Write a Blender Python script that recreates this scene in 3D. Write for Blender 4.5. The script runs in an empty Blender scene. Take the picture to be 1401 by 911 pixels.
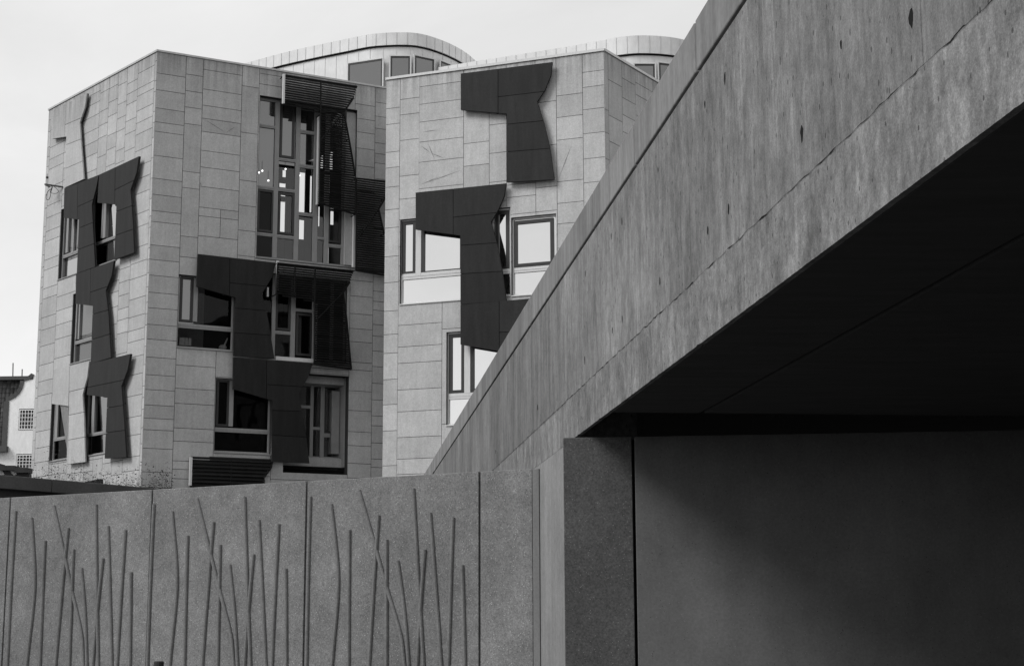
import bpy, bmesh, math, random
from mathutils import Vector, Matrix
random.seed(7)
S = bpy.context.scene
COL = S.collection
V = Vector
# ------------------------------------------------------------------ camera
FPX, CX, CY = 2131.0, 700.5, 455.5
EYE = 1.6
up = V((-45.5, 11955.0, -FPX)).normalized()          # world up seen from the camera
fw = V((0, 0, -1)); fw = (fw - up * fw.dot(up)).normalized()
rt = fw.cross(up).normalized()
M = Matrix((rt, fw, up))                              # camera vector -> world vector
cam = bpy.data.cameras.new('camera'); camo = bpy.data.objects.new('camera', cam); COL.objects.link(camo)
camo.matrix_world = Matrix.Translation((0, 0, EYE)) @ M.to_4x4()
cam.sensor_width = 36; cam.lens = FPX / 1401 * 36; cam.clip_end = 2000; cam.clip_start = .05
S.camera = camo
C0 = V((0, 0, EYE))
def ray(x, y): return (M @ V((x - CX, -(y - CY), -FPX))).normalized()
def az_dir(xv):                                       # horizontal direction whose vanishing point is at x = xv
    d = ray(xv, 835); d.z = 0; return d.normalized()
def at_depth(x, y, Y):
    r = ray(x, y); return C0 + r * (Y / r.y)
def on_z(x, y, z):
    r = ray(x, y); return C0 + r * ((z - EYE) / r.z)

class Face:
    """vertical plane; u along it, z up, d outwards (towards the viewer)"""
    def __init__(s, P, u):
        s.P = V((P.x, P.y, 0)); s.u = V((u.x, u.y, 0)).normalized()
        n = V((s.u.y, -s.u.x, 0))
        if n.dot(C0 - s.P) < 0: n = -n
        s.n = n
    def uv(s, x, y, d=0.0):
        r = ray(x, y); t = ((s.P + s.n * d) - C0).dot(s.n) / r.dot(s.n)
        h = C0 + r * t
        return (h - s.P).dot(s.u), h.z
    def p(s, u, z, d=0.0): return s.P + s.u * u + s.n * d + V((0, 0, z))

# ------------------------------------------------------------------ object helpers
ORG = {}
def thing(name, label, cat, loc=(0, 0, 0), group=None):
    o = bpy.data.objects.new(name, None); COL.objects.link(o); o.location = loc
    o.empty_display_size = .3
    o['label'] = label; o['category'] = cat; o['kind'] = 'thing'
    if group: o['group'] = group
    ORG[o.name] = V(loc); return o
class MB:
    def __init__(s): s.v = []; s.f = []; s.t = []
    def face(s, pts, tone=.5):
        i = len(s.v); s.v += [V(q) for q in pts]; s.f.append(tuple(range(i, i + len(pts)))); s.t.append(tone)
    def hexa(s, a, tone=.5):                           # 8 points, bottom ring then top ring
        i = len(s.v); s.v += [V(q) for q in a]
        for q in ((0, 3, 2, 1), (4, 5, 6, 7), (0, 1, 5, 4), (1, 2, 6, 5), (2, 3, 7, 6), (3, 0, 4, 7)):
            s.f.append(tuple(i + k for k in q)); s.t.append(tone)
        return s
    def box(s, F, u0, u1, z0, z1, d0, d1, tone=.5):
        if u0 > u1: u0, u1 = u1, u0
        if z0 > z1: z0, z1 = z1, z0
        a = [F.p(u, z, d) for z in (z0, z1) for (u, d) in ((u0, d1), (u1, d1), (u1, d0), (u0, d0))]
        return s.hexa(a, tone)
    def wbox(s, x0, x1, y0, y1, z0, z1, tone=.5):
        return s.hexa([(x, y, z) for z in (z0, z1) for (x, y) in ((x0, y0), (x1, y0), (x1, y1), (x0, y1))], tone)
    def bar(s, a, b, r, n=8, r2=None, tone=.5):
        a = V(a); b = V(b); r2 = r if r2 is None else r2
        w = (b - a).normalized(); x = w.orthogonal().normalized(); y = w.cross(x)
        i = len(s.v)
        for c, q in ((a, r), (b, r2)):
            for k in range(n):
                t = 2 * math.pi * k / n; s.v.append(c + x * q * math.cos(t) + y * q * math.sin(t))
        for k in range(n):
            s.f.append((i + k, i + (k + 1) % n, i + n + (k + 1) % n, i + n + k)); s.t.append(tone)
        s.f.append(tuple(i + n - 1 - k for k in range(n))); s.f.append(tuple(i + n + k for k in range(n))); s.t += [tone, tone]
        return s
    def poly(s, F, pts, d0, d1, tone=.5):              # pts (u,z): prism from depth d0 to d1
        n = len(pts); i = len(s.v)
        for d in (d1, d0): s.v += [F.p(u, z, d) for u, z in pts]
        s.f.append(tuple(range(i, i + n))); s.t.append(tone)
        s.f.append(tuple(i + n + n - 1 - k for k in range(n))); s.t.append(tone)
        for k in range(n):
            j = (k + 1) % n; s.f.append((i + k, i + n + k, i + n + j, i + j)); s.t.append(tone)
        return s
    def ball(s, c, rx, ry=None, rz=None, n=10, tone=.5):
        ry = rx if ry is None else ry; rz = rx if rz is None else rz; c = V(c)
        rows = []
        for j in range(n // 2 + 1):
            ph = math.pi * j / (n // 2); row = []
            for k in range(n):
                t = 2 * math.pi * k / n
                row.append(len(s.v)); s.v.append(c + V((rx * math.sin(ph) * math.cos(t), ry * math.sin(ph) * math.sin(t), rz * math.cos(ph))))
            rows.append(row)
        for j in range(n // 2):
            for k in range(n):
                s.f.append((rows[j][k], rows[j][(k + 1) % n], rows[j + 1][(k + 1) % n], rows[j + 1][k])); s.t.append(tone)
        return s
    def build(s, name, mat, parent=None, bevel=0, smooth=False, weld=False):
        me = bpy.data.meshes.new(name); org = ORG.get(parent.name, V((0, 0, 0))) if parent else V((0, 0, 0))
        me.from_pydata([q - org for q in s.v], [], s.f); me.update()
        at = me.attributes.new('tone', 'FLOAT', 'FACE'); at.data.foreach_set('value', s.t)
        bm = bmesh.new(); bm.from_mesh(me)
        if weld: bmesh.ops.remove_doubles(bm, verts=bm.verts, dist=1e-4)
        bmesh.ops.recalc_face_normals(bm, faces=bm.faces)
        bm.to_mesh(me); bm.free()
        if smooth: me.polygons.foreach_set('use_smooth', [True] * len(me.polygons))
        me.materials.append(mat)
        o = bpy.data.objects.new(name, me); COL.objects.link(o)
        if parent: o.parent = parent; ORG[o.name] = org
        if bevel:
            m = o.modifiers.new('edge', 'BEVEL'); m.width = bevel; m.segments = 2; m.limit_method = 'ANGLE'; m.angle_limit = .7
        return o
def tag(o, label, cat=None, group=None, kind=None):
    if label: o['label'] = label
    if cat: o['category'] = cat
    if group: o['group'] = group
    if kind: o['kind'] = kind
    return o

# ------------------------------------------------------------------ materials (the photograph is black and white)
def new_mat(name):
    m = bpy.data.materials.new(name); m.use_nodes = True; nt = m.node_tree; nt.nodes.clear()
    out = nt.nodes.new('ShaderNodeOutputMaterial'); return m, nt, out
def nd(nt, t, **k):
    n = nt.nodes.new(t)
    for a, b in k.items():
        if a.startswith('i_'):
            n.inputs[a[2:].replace('_', ' ')].default_value = b
        else: setattr(n, a, b)
    return n
def mth(nt, op, a, b=None, c=None, clamp=False):
    n = nt.nodes.new('ShaderNodeMath'); n.operation = op; n.use_clamp = clamp
    for i, q in enumerate((a, b, c)):
        if q is None: continue
        if hasattr(q, 'links'): nt.links.new(q, n.inputs[i])
        else: n.inputs[i].default_value = q
    return n.outputs[0]
def noise(nt, co, sc, scale=(1, 1, 1), detail=5, rough=.6, loc=(0, 0, 0), dist=0):
    mp = nt.nodes.new('ShaderNodeMapping'); mp.inputs['Scale'].default_value = scale; mp.inputs['Location'].default_value = loc
    nt.links.new(co, mp.inputs[0])
    n = nt.nodes.new('ShaderNodeTexNoise'); n.inputs['Scale'].default_value = sc; n.inputs['Detail'].default_value = detail
    n.inputs['Roughness'].default_value = rough; n.inputs['Distortion'].default_value = dist
    nt.links.new(mp.outputs[0], n.inputs['Vector']); return n.outputs['Fac']
def mrange(nt, v, a, b, c, d):
    n = nt.nodes.new('ShaderNodeMapRange'); n.inputs[1].default_value = a; n.inputs[2].default_value = b
    n.inputs[3].default_value = c; n.inputs[4].default_value = d; nt.links.new(v, n.inputs[0]); return n.outputs[0]
def surf(name, base, layers=(), rough=.8, tone=0, metal=0, speck=None, bump=None, spec=.3, top=None):
    """layers: (scale, (sx,sy,sz), amount, lo, hi, seed): each multiplies the grey base"""
    m, nt, out = new_mat(name)
    co = nd(nt, 'ShaderNodeTexCoord').outputs['Object']
    v = None
    def mul(a, b): return b if a is None else mth(nt, 'MULTIPLY', a, b)
    last = None
    for (sc, s3, amt, lo, hi, seed) in layers:
        n = noise(nt, co, sc, s3, 6, .62, (seed, seed * 1.7, seed * .6)); last = n
        v = mul(v, mrange(nt, n, .34, .66, 1 - amt, 1 + amt))
    if tone:
        a = nd(nt, 'ShaderNodeAttribute', attribute_name='tone').outputs['Fac']
        v = mul(v, mrange(nt, a, 0, 1, 1 - tone, 1 + tone))
    v = mul(v, mrange(nt, noise(nt, co, .0001), 0, 1, base, base)) if v is None else mth(nt, 'MULTIPLY', v, base)
    if top:                                            # rain streaks running down from the roof edge
        sx = nd(nt, 'ShaderNodeSeparateXYZ'); nt.links.new(co, sx.inputs[0])
        k = mth(nt, 'POWER', mrange(nt, sx.outputs[2], top - 2.2, top, 0, 1), 1.6)
        k.node.use_clamp = True
        st = mrange(nt, noise(nt, co, 2.2, (2.5, 2.5, .10), 6, .65, (5, 2, 0)), .36, .62, 0, .42)
        v = mth(nt, 'MULTIPLY', v, mth(nt, 'SUBTRACT', 1, mth(nt, 'MULTIPLY', k, st)))
    if speck:                                          # (cell scale, share, brightness added, dark share)
        vo = nd(nt, 'ShaderNodeTexVoronoi'); vo.inputs['Scale'].default_value = speck[0]
        mp = nd(nt, 'ShaderNodeMapping'); mp.inputs['Scale'].default_value = (1, 1, speck[4] if len(speck) > 4 else 1); nt.links.new(co, mp.inputs[0]); nt.links.new(mp.outputs[0], vo.inputs['Vector'])
        sp = nd(nt, 'ShaderNodeSeparateColor'); nt.links.new(vo.outputs['Color'], sp.inputs[0])
        hit = mth(nt, 'GREATER_THAN', sp.outputs[0], 1 - speck[1])
        near = mth(nt, 'LESS_THAN', vo.outputs['Distance'], .34)
        v = mth(nt, 'ADD', v, mth(nt, 'MULTIPLY', mth(nt, 'MULTIPLY', hit, near), speck[2]))
        dk = mth(nt, 'MULTIPLY', mth(nt, 'LESS_THAN', sp.outputs[1], speck[3]), near)
        v = mth(nt, 'MULTIPLY', v, mth(nt, 'SUBTRACT', 1, mth(nt, 'MULTIPLY', dk, .6)))
    b = nd(nt, 'ShaderNodeBsdfPrincipled'); b.inputs['Roughness'].default_value = rough
    b.inputs['Metallic'].default_value = metal; b.inputs['Specular IOR Level'].default_value = spec
    cc = nd(nt, 'ShaderNodeCombineColor')
    for i in range(3): nt.links.new(v, cc.inputs[i])
    nt.links.new(cc.outputs[0], b.inputs['Base Color'])
    if bump:
        bp = nd(nt, 'ShaderNodeBump'); bp.inputs['Strength'].default_value = bump[1]; bp.inputs['Distance'].default_value = bump[2]
        nt.links.new(noise(nt, co, bump[0], bump[3] if len(bump) > 3 else (1, 1, 1), 6, .7), bp.inputs['Height'])
        nt.links.new(bp.outputs[0], b.inputs['Normal'])
    nt.links.new(b.outputs[0], out.inputs[0]); return m
def glass(name, refl, rough=.02, tint=.75, opaque=False, base=.03):
    m, nt, out = new_mat(name)
    g = nd(nt, 'ShaderNodeBsdfGlossy'); g.inputs['Roughness'].default_value = rough; g.inputs['Color'].default_value = (.95, .95, .95, 1)
    if opaque: t = nd(nt, 'ShaderNodeBsdfDiffuse'); t.inputs[0].default_value = (base, base, base, 1)
    else: t = nd(nt, 'ShaderNodeBsdfTransparent'); t.inputs[0].default_value = (tint, tint, tint, 1)
    co = nd(nt, 'ShaderNodeTexCoord').outputs['Object']
    bp = nd(nt, 'ShaderNodeBump'); bp.inputs['Strength'].default_value = .16; bp.inputs['Distance'].default_value = .03
    nt.links.new(noise(nt, co, 1.1, (1, 1, 1), 1, .4), bp.inputs['Height']); nt.links.new(bp.outputs[0], g.inputs['Normal'])
    fr = nd(nt, 'ShaderNodeLayerWeight'); fr.inputs[0].default_value = .25
    fac = mth(nt, 'ADD', mth(nt, 'MULTIPLY', fr.outputs['Fresnel'], .3), refl, clamp=True)
    mx = nd(nt, 'ShaderNodeMixShader'); nt.links.new(fac, mx.inputs[0]); nt.links.new(t.outputs[0], mx.inputs[1]); nt.links.new(g.outputs[0], mx.inputs[2])
    nt.links.new(mx.outputs[0], out.inputs[0]); return m

STL = [(1.3, (1, 1, 1), .07, .3, .7, 1), (26, (1, 1, 1), .13, .3, .7, 3), (3, (2.5, 2.5, .25), .06, .3, .7, 8), (8, (1, 1, 1), .05, .3, .7, 12)]
mStone = surf('granite_cladding', .37, STL, .75, tone=.12, bump=(60, .3, .004))
mJoint = surf('dark_joint', .04, [(20, (1, 1, 1), .2, .3, .7, 2)], .95)
mPanel = surf('black_granite', .017, [(2.2, (2.2, 2.2, .3), .22, .3, .7, 4), (14, (1, 1, 1), .15, .3, .7, 5)], .55, tone=.2, spec=.16)
mFrame = surf('weathered_oak_frame', .26, [(9, (3, 3, .4), .10, .3, .7, 6)], .6)
mFrameW = surf('white_metal_frame', .58, [(9, (3, 3, .4), .06, .3, .7, 6)], .4)
mCase = surf('dark_casement', .035, [(9, (1, 1, 1), .1, .3, .7, 6)], .4)
mLouv = surf('dark_stained_slats', .009, [(6, (1, 1, .3), .3, .3, .7, 9)], .6, tone=.35, spec=.15)
mDark = surf('dark_interior', .03, [(2, (1, 1, 1), .3, .3, .7, 9)], .9)
mRoom = surf('room_wall', .30, [(2, (1, 1, 1), .1, .3, .7, 9)], .9)
mWhite = surf('white_paper', .8, [(8, (1, 1, 1), .1, .3, .7, 9)], .6)
mCoping = surf('aluminium_coping', .42, [(4, (1, 1, 1), .08, .3, .7, 2)], .4, metal=.2)
mZinc = surf('zinc_sheet', .62, [(1.5, (1, 1, 1), .07, .3, .7, 2), (12, (1, 1, .3), .04, .3, .7, 7)], .42, tone=.12, metal=.1)
mConc = surf('board_marked_concrete', .188, [(1.0, (6, 9, .28), .12, .3, .7, 1), (4.5, (9, 9, .30), .12, .3, .7, 4), (.35, (1, 1, 1), .15, .3, .7, 23), (1.1, (1.5, 1.5, .8), .20, .3, .7, 2), (3.5, (2, 2, .8), .17, .3, .7, 17), (11, (1, 1, .5), .12, .3, .7, 19), (22, (1, 1, .7), .17, .3, .7, 5), (110, (1, 1, 1), .22, .3, .7, 6)], .85, speck=(48, .0, .0, .045, .55), bump=(40, .7, .006, (1, 1, .6)), spec=.12)
mConcD = surf('stained_concrete', .158, [(1.1, (9, 7, .22), .14, .32, .68, 11), (3.5, (7, 7, .3), .10, .3, .7, 4), (1.0, (1, 1.2, .6), .26, .3, .7, 6), (3.5, (2, 2, .8), .17, .3, .7, 17), (26, (1, 1, .6), .15, .3, .7, 5), (90, (1, 1, 1), .15, .3, .7, 6)], .85, speck=(44, .0, .0, .06, .5), bump=(40, .7, .006, (1, 1, .5)), spec=.12)
mConcL = surf('blotchy_concrete', .192, [(2.6, (1, 1.6, 1), .27, .32, .68, 13), (6, (1, 2, 1), .20, .3, .7, 14), (.6, (1, 1, 1), .14, .3, .7, 15), (5, (6, 6, .5), .08, .3, .7, 18), (24, (1, 1, .8), .20, .3, .7, 5), (110, (1, 1, 1), .22, .3, .7, 6)], .85, speck=(48, .0, .0, .04, .7), bump=(24, .8, .010, (1, 1, .8)), spec=.12)
mPier = surf('smooth_board_concrete', .225, [(1.2, (8, 8, .15), .09, .3, .7, 21), (1.5, (1, 1, 1), .12, .3, .7, 8), (30, (1, 1, .6), .14, .3, .7, 9), (90, (1, 1, 1), .14, .3, .7, 5)], .85, bump=(25, .25, .004, (1, 1, .2)), spec=.15)
mAgg = surf('exposed_aggregate', .170, [(1.3, (1, 1, 1), .17, .3, .7, 1), (5, (1, 1, 1), .09, .3, .7, 11), (60, (1, 1, 1), .28, .3, .7, 3), (.6, (3, 3, .4), .09, .3, .7, 7), (18, (1, 1, 1), .10, .3, .7, 13)], .8, tone=.09, speck=(90, .07, .26, .12), bump=(70, .5, .006), spec=.2)
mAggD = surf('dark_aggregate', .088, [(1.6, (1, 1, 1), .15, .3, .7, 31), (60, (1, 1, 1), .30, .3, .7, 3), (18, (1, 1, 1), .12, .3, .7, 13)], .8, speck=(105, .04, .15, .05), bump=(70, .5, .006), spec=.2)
mRod = surf('cast_reed', .160, [(2, (1, 1, 1), .12, .3, .7, 3), (50, (1, 1, 1), .22, .3, .7, 2)], .8, bump=(60, .4, .004), spec=.2)
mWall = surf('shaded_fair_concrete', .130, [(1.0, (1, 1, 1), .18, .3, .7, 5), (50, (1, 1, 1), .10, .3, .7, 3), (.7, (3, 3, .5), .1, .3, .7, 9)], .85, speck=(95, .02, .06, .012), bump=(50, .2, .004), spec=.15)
mSoff = surf('dark_soffit', .07, [(1.5, (1, 6, 1), .12, .3, .7, 5)], .9, spec=.1)  # dark grey, lightly mottled
mHole = surf('tie_hole_shadow', .012, [(9, (1, 1, 1), .1, .3, .7, 1)], .95, spec=.1)
mStain = surf('old_concrete_coping', .085, [(1.2, (1, 1, 1), .15, .3, .7, 3), (30, (1, 1, 1), .12, .3, .7, 3)], .85, spec=.15)
mHarl = surf('white_harling', .84, [(.7, (1.4, 1.4, .25), .08, .35, .65, 3), (8, (1, 1, .4), .05, .3, .7, 5)], .9, bump=(20, .3, .02))
mTile = surf('clay_pantiles', .055, [(3, (1, 1, 1), .3, .3, .7, 3)], .8, tone=.6)
mMark = surf('fossil_mark', .2, [(9, (1, 1, 1), .2, .3, .7, 1)], .9)
mDusk = surf('dark_block_stone', .14, [(1, (1, 1, 1), .2, .3, .7, 1)], .9)  # dark stone of the unseen building that shades face B
mGround = surf('asphalt', .05, [(.6, (1, 1, 1), .15, .3, .7, 3), (30, (1, 1, 1), .15, .3, .7, 4)], .85)
mLeaf = surf('leaf', .05, [(5, (1, 1, 1), .4, .3, .7, 4)], .7)
mIron = surf('dark_iron', .03, [(5, (1, 1, 1), .2, .3, .7, 4)], .5, spec=.2)
gMirror = glass('sky_mirror_glass', .74, opaque=True)
gMid = glass('half_mirror_glass', .22, opaque=True, base=.05)
gGrey = glass('grey_glass', .17, opaque=True, base=.04)
gLow = glass('clear_glass', .06, tint=.85)
gDark = glass('dark_glass', .008, tint=.4)
mLamp, nt, out = new_mat('lamp_glow'); e = nd(nt, 'ShaderNodeEmission'); e.inputs[0].default_value = (1, 1, 1, 1); e.inputs[1].default_value = 2.2
nt.links.new(e.outputs[0], out.inputs[0])

# ------------------------------------------------------------------ shared building helpers
def subtract(r, holes):
    out = [r]
    for h in holes:
        nxt = []
        for (a, b, c, d) in out:                        # u0 u1 z0 z1
            if h[0] >= b or h[1] <= a or h[2] >= d or h[3] <= c: nxt.append((a, b, c, d)); continue
            if h[0] > a: nxt.append((a, h[0], c, d)); a = h[0]
            if h[1] < b: nxt.append((h[1], b, c, d)); b = h[1]
            if h[2] > c: nxt.append((a, b, c, h[2]))
            if h[3] < d: nxt.append((a, b, h[3], d))
        out = nxt
    return [q for q in out if q[1] - q[0] > .012 and q[3] - q[2] > .012]
def wall_face(F, parent, u0, u1, z1, cols, holes, name='wall', cut=0):
    """backing wall with real openings, and irregular stone slabs on it.
    cols: (uL, uR, ztop, zbot, [z joints])"""
    g = .0085
    bk = MB()
    us = sorted({u0, u1, *[h[0] for h in holes], *[h[1] for h in holes]}); us = [u for u in us if u0 <= u <= u1]
    for a, b in zip(us[:-1], us[1:]):
        for q in subtract((a, b, 0, z1), holes): bk.box(F, q[0], q[1], q[2], q[3], -.32, -.028)
    w = bk.build(name, mJoint, parent)
    sl = MB()
    for (a, b, zt, zb, js) in cols:
        js = sorted([j for j in js if zb + .1 < j < zt - .06], reverse=True)
        edges = [zt] + js
        while edges[-1] - zb > .9: edges.append(edges[-1] - random.choice((.42, .5, .58, .66, .8)))
        edges.append(zb)
        for t, bt in zip(edges[:-1], edges[1:]):
            tn = min(1, max(0, random.gauss(.5, .24)))
            A, B, Cc, D = a + g, b - g, bt + g, t - g
            for q in subtract((A, B, Cc, D), holes):
                sl.box(F, q[0], q[1], q[2], q[3], -.027, 0, tn)
    sl.build('stone_cladding', mStone, w)
    return w
def rect(F, x0, y0, x1, y1, d=0.):
    a = F.uv(x0, y0, d); b = F.uv(x1, y1, d)
    return (min(a[0], b[0]), max(a[0], b[0]), min(a[1], b[1]), max(a[1], b[1]))
def ring(mb, F, r, t, d0, d1, tone=.5):
    a, b, c, e = r
    mb.box(F, a, b, c, c + t, d0, d1, tone); mb.box(F, a, b, e - t, e, d0, d1, tone)
    mb.box(F, a, a + t, c + t, e - t, d0, d1, tone); mb.box(F, b - t, b, c + t, e - t, d0, d1, tone)
def window(F, parent, R, mull=(), trans=(), cases=(), panes=(), rec=.13, fm=None, t=.06, cw=.075, sill=True, base=None, d_in=None):
    """R px rect (x0,y0,x1,y1) of the opening; mull: (xa,xb,y, ytop, ybot) ; trans: (ya,yb,x, xl, xr);
    cases: px rects of dark opening casements; panes: (px rect, glass)"""
    fm = fm or mFrame
    h = rect(F, *R); fr = MB(); d1 = -rec; d0 = -rec - .07
    a, b, c, e = h
    ring(fr, F, (a + .004, b - .004, c + .004, e - .004), t, d0, d1)
    for (xa, xb, y, yt, yb) in mull:
        ua = F.uv(xa, y, d1)[0]; ub = F.uv(xb, y, d1)[0]
        zt = e - t if yt is None else F.uv(xa, yt, d1)[1]; zb = c + t if yb is None else F.uv(xa, yb, d1)[1]
        fr.box(F, ua, ub, zb, zt, d0 + .003, d1 + .012)
    for (ya, yb, x, xl, xr) in trans:
        za = F.uv(x, ya, d1)[1]; zb = F.uv(x, yb, d1)[1]
        ul = a + t if xl is None else F.uv(xl, ya, d1)[0]; ur = b - t if xr is None else F.uv(xr, ya, d1)[0]
        fr.box(F, ul, ur, zb, za, d0 + .006, d1 + .006)
        fr.box(F, ul, ur, (za + zb) / 2 - .008, (za + zb) / 2 + .008, d1 + .007, d1 + .016)
    if sill: fr.box(F, a - .0, b + .0, c - .03, c + .003, -.25, .035)
    w = fr.build('window', fm, parent, bevel=.004)
    for q in cases:
        cm = MB(); r = rect(F, *q, d=d1); ring(cm, F, r, cw, d0 - .01, d1 + .004); cm.build('casement', mCase, w)
    if panes:
        for (q, gm) in panes:
            pm = MB(); r = rect(F, *q, d=d0); r = (max(r[0], a + .01), min(r[1], b - .01), max(r[2], c + .01), min(r[3], e - .01))
            pm.face([F.p(r[0], r[2], d0 + .02), F.p(r[1], r[2], d0 + .02), F.p(r[1], r[3], d0 + .02), F.p(r[0], r[3], d0 + .02)]); pm.build('pane', gm, w)
    else:
        pm = MB(); pm.face([F.p(a, c, d0 + .02), F.p(b, c, d0 + .02), F.p(b, e, d0 + .02), F.p(a, e, d0 + .02)]); pm.build('pane', base or gDark, w)
    return h, w
def clip(pts, p, n, off):
    out = []
    N = len(pts)
    for i in range(N):
        a, b = pts[i], pts[(i + 1) % N]
        da = (a[0] - p[0]) * n[0] + (a[1] - p[1]) * n[1] - off; db = (b[0] - p[0]) * n[0] + (b[1] - p[1]) * n[1] - off
        if da >= 0: out.append(a)
        if (da >= 0) != (db >= 0):
            t = da / (da - db); out.append((a[0] + (b[0] - a[0]) * t, a[1] + (b[1] - a[1]) * t))
    return out
def facade_panel(F, parent, px, cuts=(), d=.2, th=.05, mat=None, name='facade_panel', label=None, tones=None):
    mat = mat or mPanel
    pts = [F.uv(x, y, d) for x, y in px]
    pieces = [pts]
    for c in cuts:
        (x0, y0, x1, y1) = c[:4]; lim = c[4] if len(c) > 4 else None
        a = F.uv(x0, y0, d); b = F.uv(x1, y1, d); L = math.hypot(b[0] - a[0], b[1] - a[1]); n = (-(b[1] - a[1]) / L, (b[0] - a[0]) / L)
        new = []
        for q in pieces:
            if lim is not None and sum(v[0] for v in q) / len(q) < F.uv(lim, y0, d)[0]: new.append(q); continue
            for s in (1, -1):
                r = clip(q, a, (n[0] * s, n[1] * s), .009)
                if len(r) > 2: new.append(r)
        pieces = new
    mb = MB()
    for q in pieces: mb.poly(F, q, d - th, d, min(1, max(0, random.gauss(.5, .25))))
    o = mb.build(name, mat, parent)
    if label: o['label'] = label
    bk = MB()
    bk.poly(F, pts, d - th - .03, d - th - .004)
    cx = sum(p[0] for p in pts) / len(pts)
    for (u, z) in [((pts[i][0] + pts[i - 1][0]) / 2 * .7 + cx * .3, (pts[i][1] + pts[i - 1][1]) / 2 * .85 + .15 * sum(p[1] for p in pts) / len(pts)) for i in range(0, len(pts), 2)]:
        bk.box(F, u - .03, u + .03, z - .03, z + .03, .0, d - th - .03)
    bk.build('backing', mJoint, o)
    return o
def louvre(F, parent, px, d=.35, pitch=.085, posts=(), edges=(), name='louvre_screen', tilt=.042):
    pts = [F.uv(x, y, d) for x, y in px]
    z0 = min(p[1] for p in pts); z1 = max(p[1] for p in pts); mb = MB(); z = z0 + .03; N = len(pts)
    while z < z1:
        xs = []
        for i in range(N):
            a, b = pts[i], pts[(i + 1) % N]
            if (a[1] > z) != (b[1] > z): xs.append(a[0] + (b[0] - a[0]) * (z - a[1]) / (b[1] - a[1]))
        xs.sort()
        for a, b in zip(xs[::2], xs[1::2]):
            if b - a > .03:
                i = len(mb.v)
                q = [F.p(u, zz, dd) for (zz, dd) in ((z - tilt, d + .0), (z - tilt + .014, d + .008), (z + tilt, d - .062), (z + tilt - .014, d - .07)) for u in (a, b)]
                mb.hexa([q[0], q[1], q[7], q[6], q[2], q[3], q[5], q[4]], random.random())
        z += pitch
    fb = mb
    for i in range(N):
        if i in edges: 
            a, b = pts[i], pts[(i + 1) % N]; fb.bar(F.p(a[0], a[1], d - .03), F.p(b[0], b[1], d - .03), .035, 6)
    for (x0, y0, x1, y1) in posts:
        a = F.uv(x0, y0, d); b = F.uv(x1, y1, d); fb.bar(F.p(a[0], a[1], d - .02), F.p(b[0], b[1], d - .02), .028, 6)
        m = ((a[0] + b[0]) / 2, (a[1] + b[1]) / 2)
    for (u, z) in pts[::2]: fb.bar(F.p(u, z, d - .05), F.p(u, z, .0), .02, 6)
    return mb.build(name, mLouv, parent)
def catmull(p, n=8):
    q = [V(a) for a in p]; out = []
    for i in range(len(q) - 1):
        a = q[max(i - 1, 0)]; b = q[i]; c = q[i + 1]; d = q[min(i + 2, len(q) - 1)]
        for k in range(n):
            t = k / n
            out.append(.5 * ((2 * b) + (c - a) * t + (2 * a - 5 * b + 4 * c - d) * t * t + (3 * b - a - 3 * c + d) * t ** 3))
    out.append(q[-1]); return out

# ------------------------------------------------------------------ left office block (faces A and B)
pA = at_depth(204, 368, 50.0)
FA = Face(pA, -az_dir(-1203)); FB_ = Face(pA, az_dir(4817))
zT = FA.uv(215, 71)[1]
def col(F, xl, xr, y, yt, yb, js, ztop):
    ul = xl if y is None else F.uv(xl, y)[0]; ur = xr if y is None else F.uv(xr, y)[0]
    zt = ztop if yt is None else F.uv(xl, yt)[1]; zb = 0 if yb is None else F.uv(xl, yb)[1]
    return (ul, ur, zt, zb, [F.uv(xl, j)[1] for j in js])
mStone = surf('granite_cladding', .395, STL, .75, tone=.12, bump=(60, .3, .004), top=zT)
blk = thing('office_building', 'left stone office block with a sharp corner and dark slatted screens over its tall window', 'building', (pA.x, pA.y, 0))
AL = FA.uv(67, 150)[0]
# --- face A
A = FA
hA = []
w_ = window(A, blk, (83.5, 287, 113, 371), mull=[(91, 93.8, 320, None, 346), (100, 101.5, 320, None, 346)], trans=[(345, 349.5, 98, None, None)], panes=[((80, 290, 92, 352), gGrey), ((92, 290, 113, 350), gMid), ((78, 346, 114, 378), gMid)]); hA.append(w_[0])
w_ = window(A, blk, (124, 262, 160, 354.5), mull=[(139.5, 141, 300, None, 326), (141.5, 145, 300, None, 326)], trans=[(327, 331, 145, None, None)], panes=[((126, 266, 143, 332), gDark), ((143, 266, 161, 330), gMid), ((126, 330, 144, 362), gDark), ((144, 328, 147.5, 360), gDark), ((147.5, 328, 161, 360), gMid)]); hA.append(w_[0])
w_ = window(A, blk, (100, 402.5, 128, 489.5), mull=[(107.5, 109.2, 440, None, 464), (104, 105.2, 440, None, 464)], trans=[(464.5, 469, 112, None, None)], panes=[((99, 403, 109, 469), gGrey), ((109, 403, 129, 468), gMid), ((96, 464, 129, 500), gGrey)]); hA.append(w_[0])
w_ = window(A, blk, (71, 537, 96, 626.5), mull=[(75.5, 79, 580, None, 600)], trans=[(598, 602.5, 80, None, None)], panes=[((64, 530, 97, 640), gDark)]); hA.append(w_[0])
w_ = window(A, blk, (116, 528, 149, 618.5), mull=[(125.5, 129.2, 570, None, 594)], trans=[(591.5, 595.8, 130, None, None)], panes=[((112, 520, 150, 632), gDark)]); hA.append(w_[0])
def au(x, y=200): return A.uv(x, y)[0]
ed = [AL, au(68.5, 200), au(88), au(112), au(134), au(146), au(158.5), au(170.5), au(185), au(207.5), 0]
traced = {9: [101.3, 116, 122, 152, 168.5, 184, 206.6], 8: [122, 141, 161, 180, 203]}
colsA = []
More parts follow.
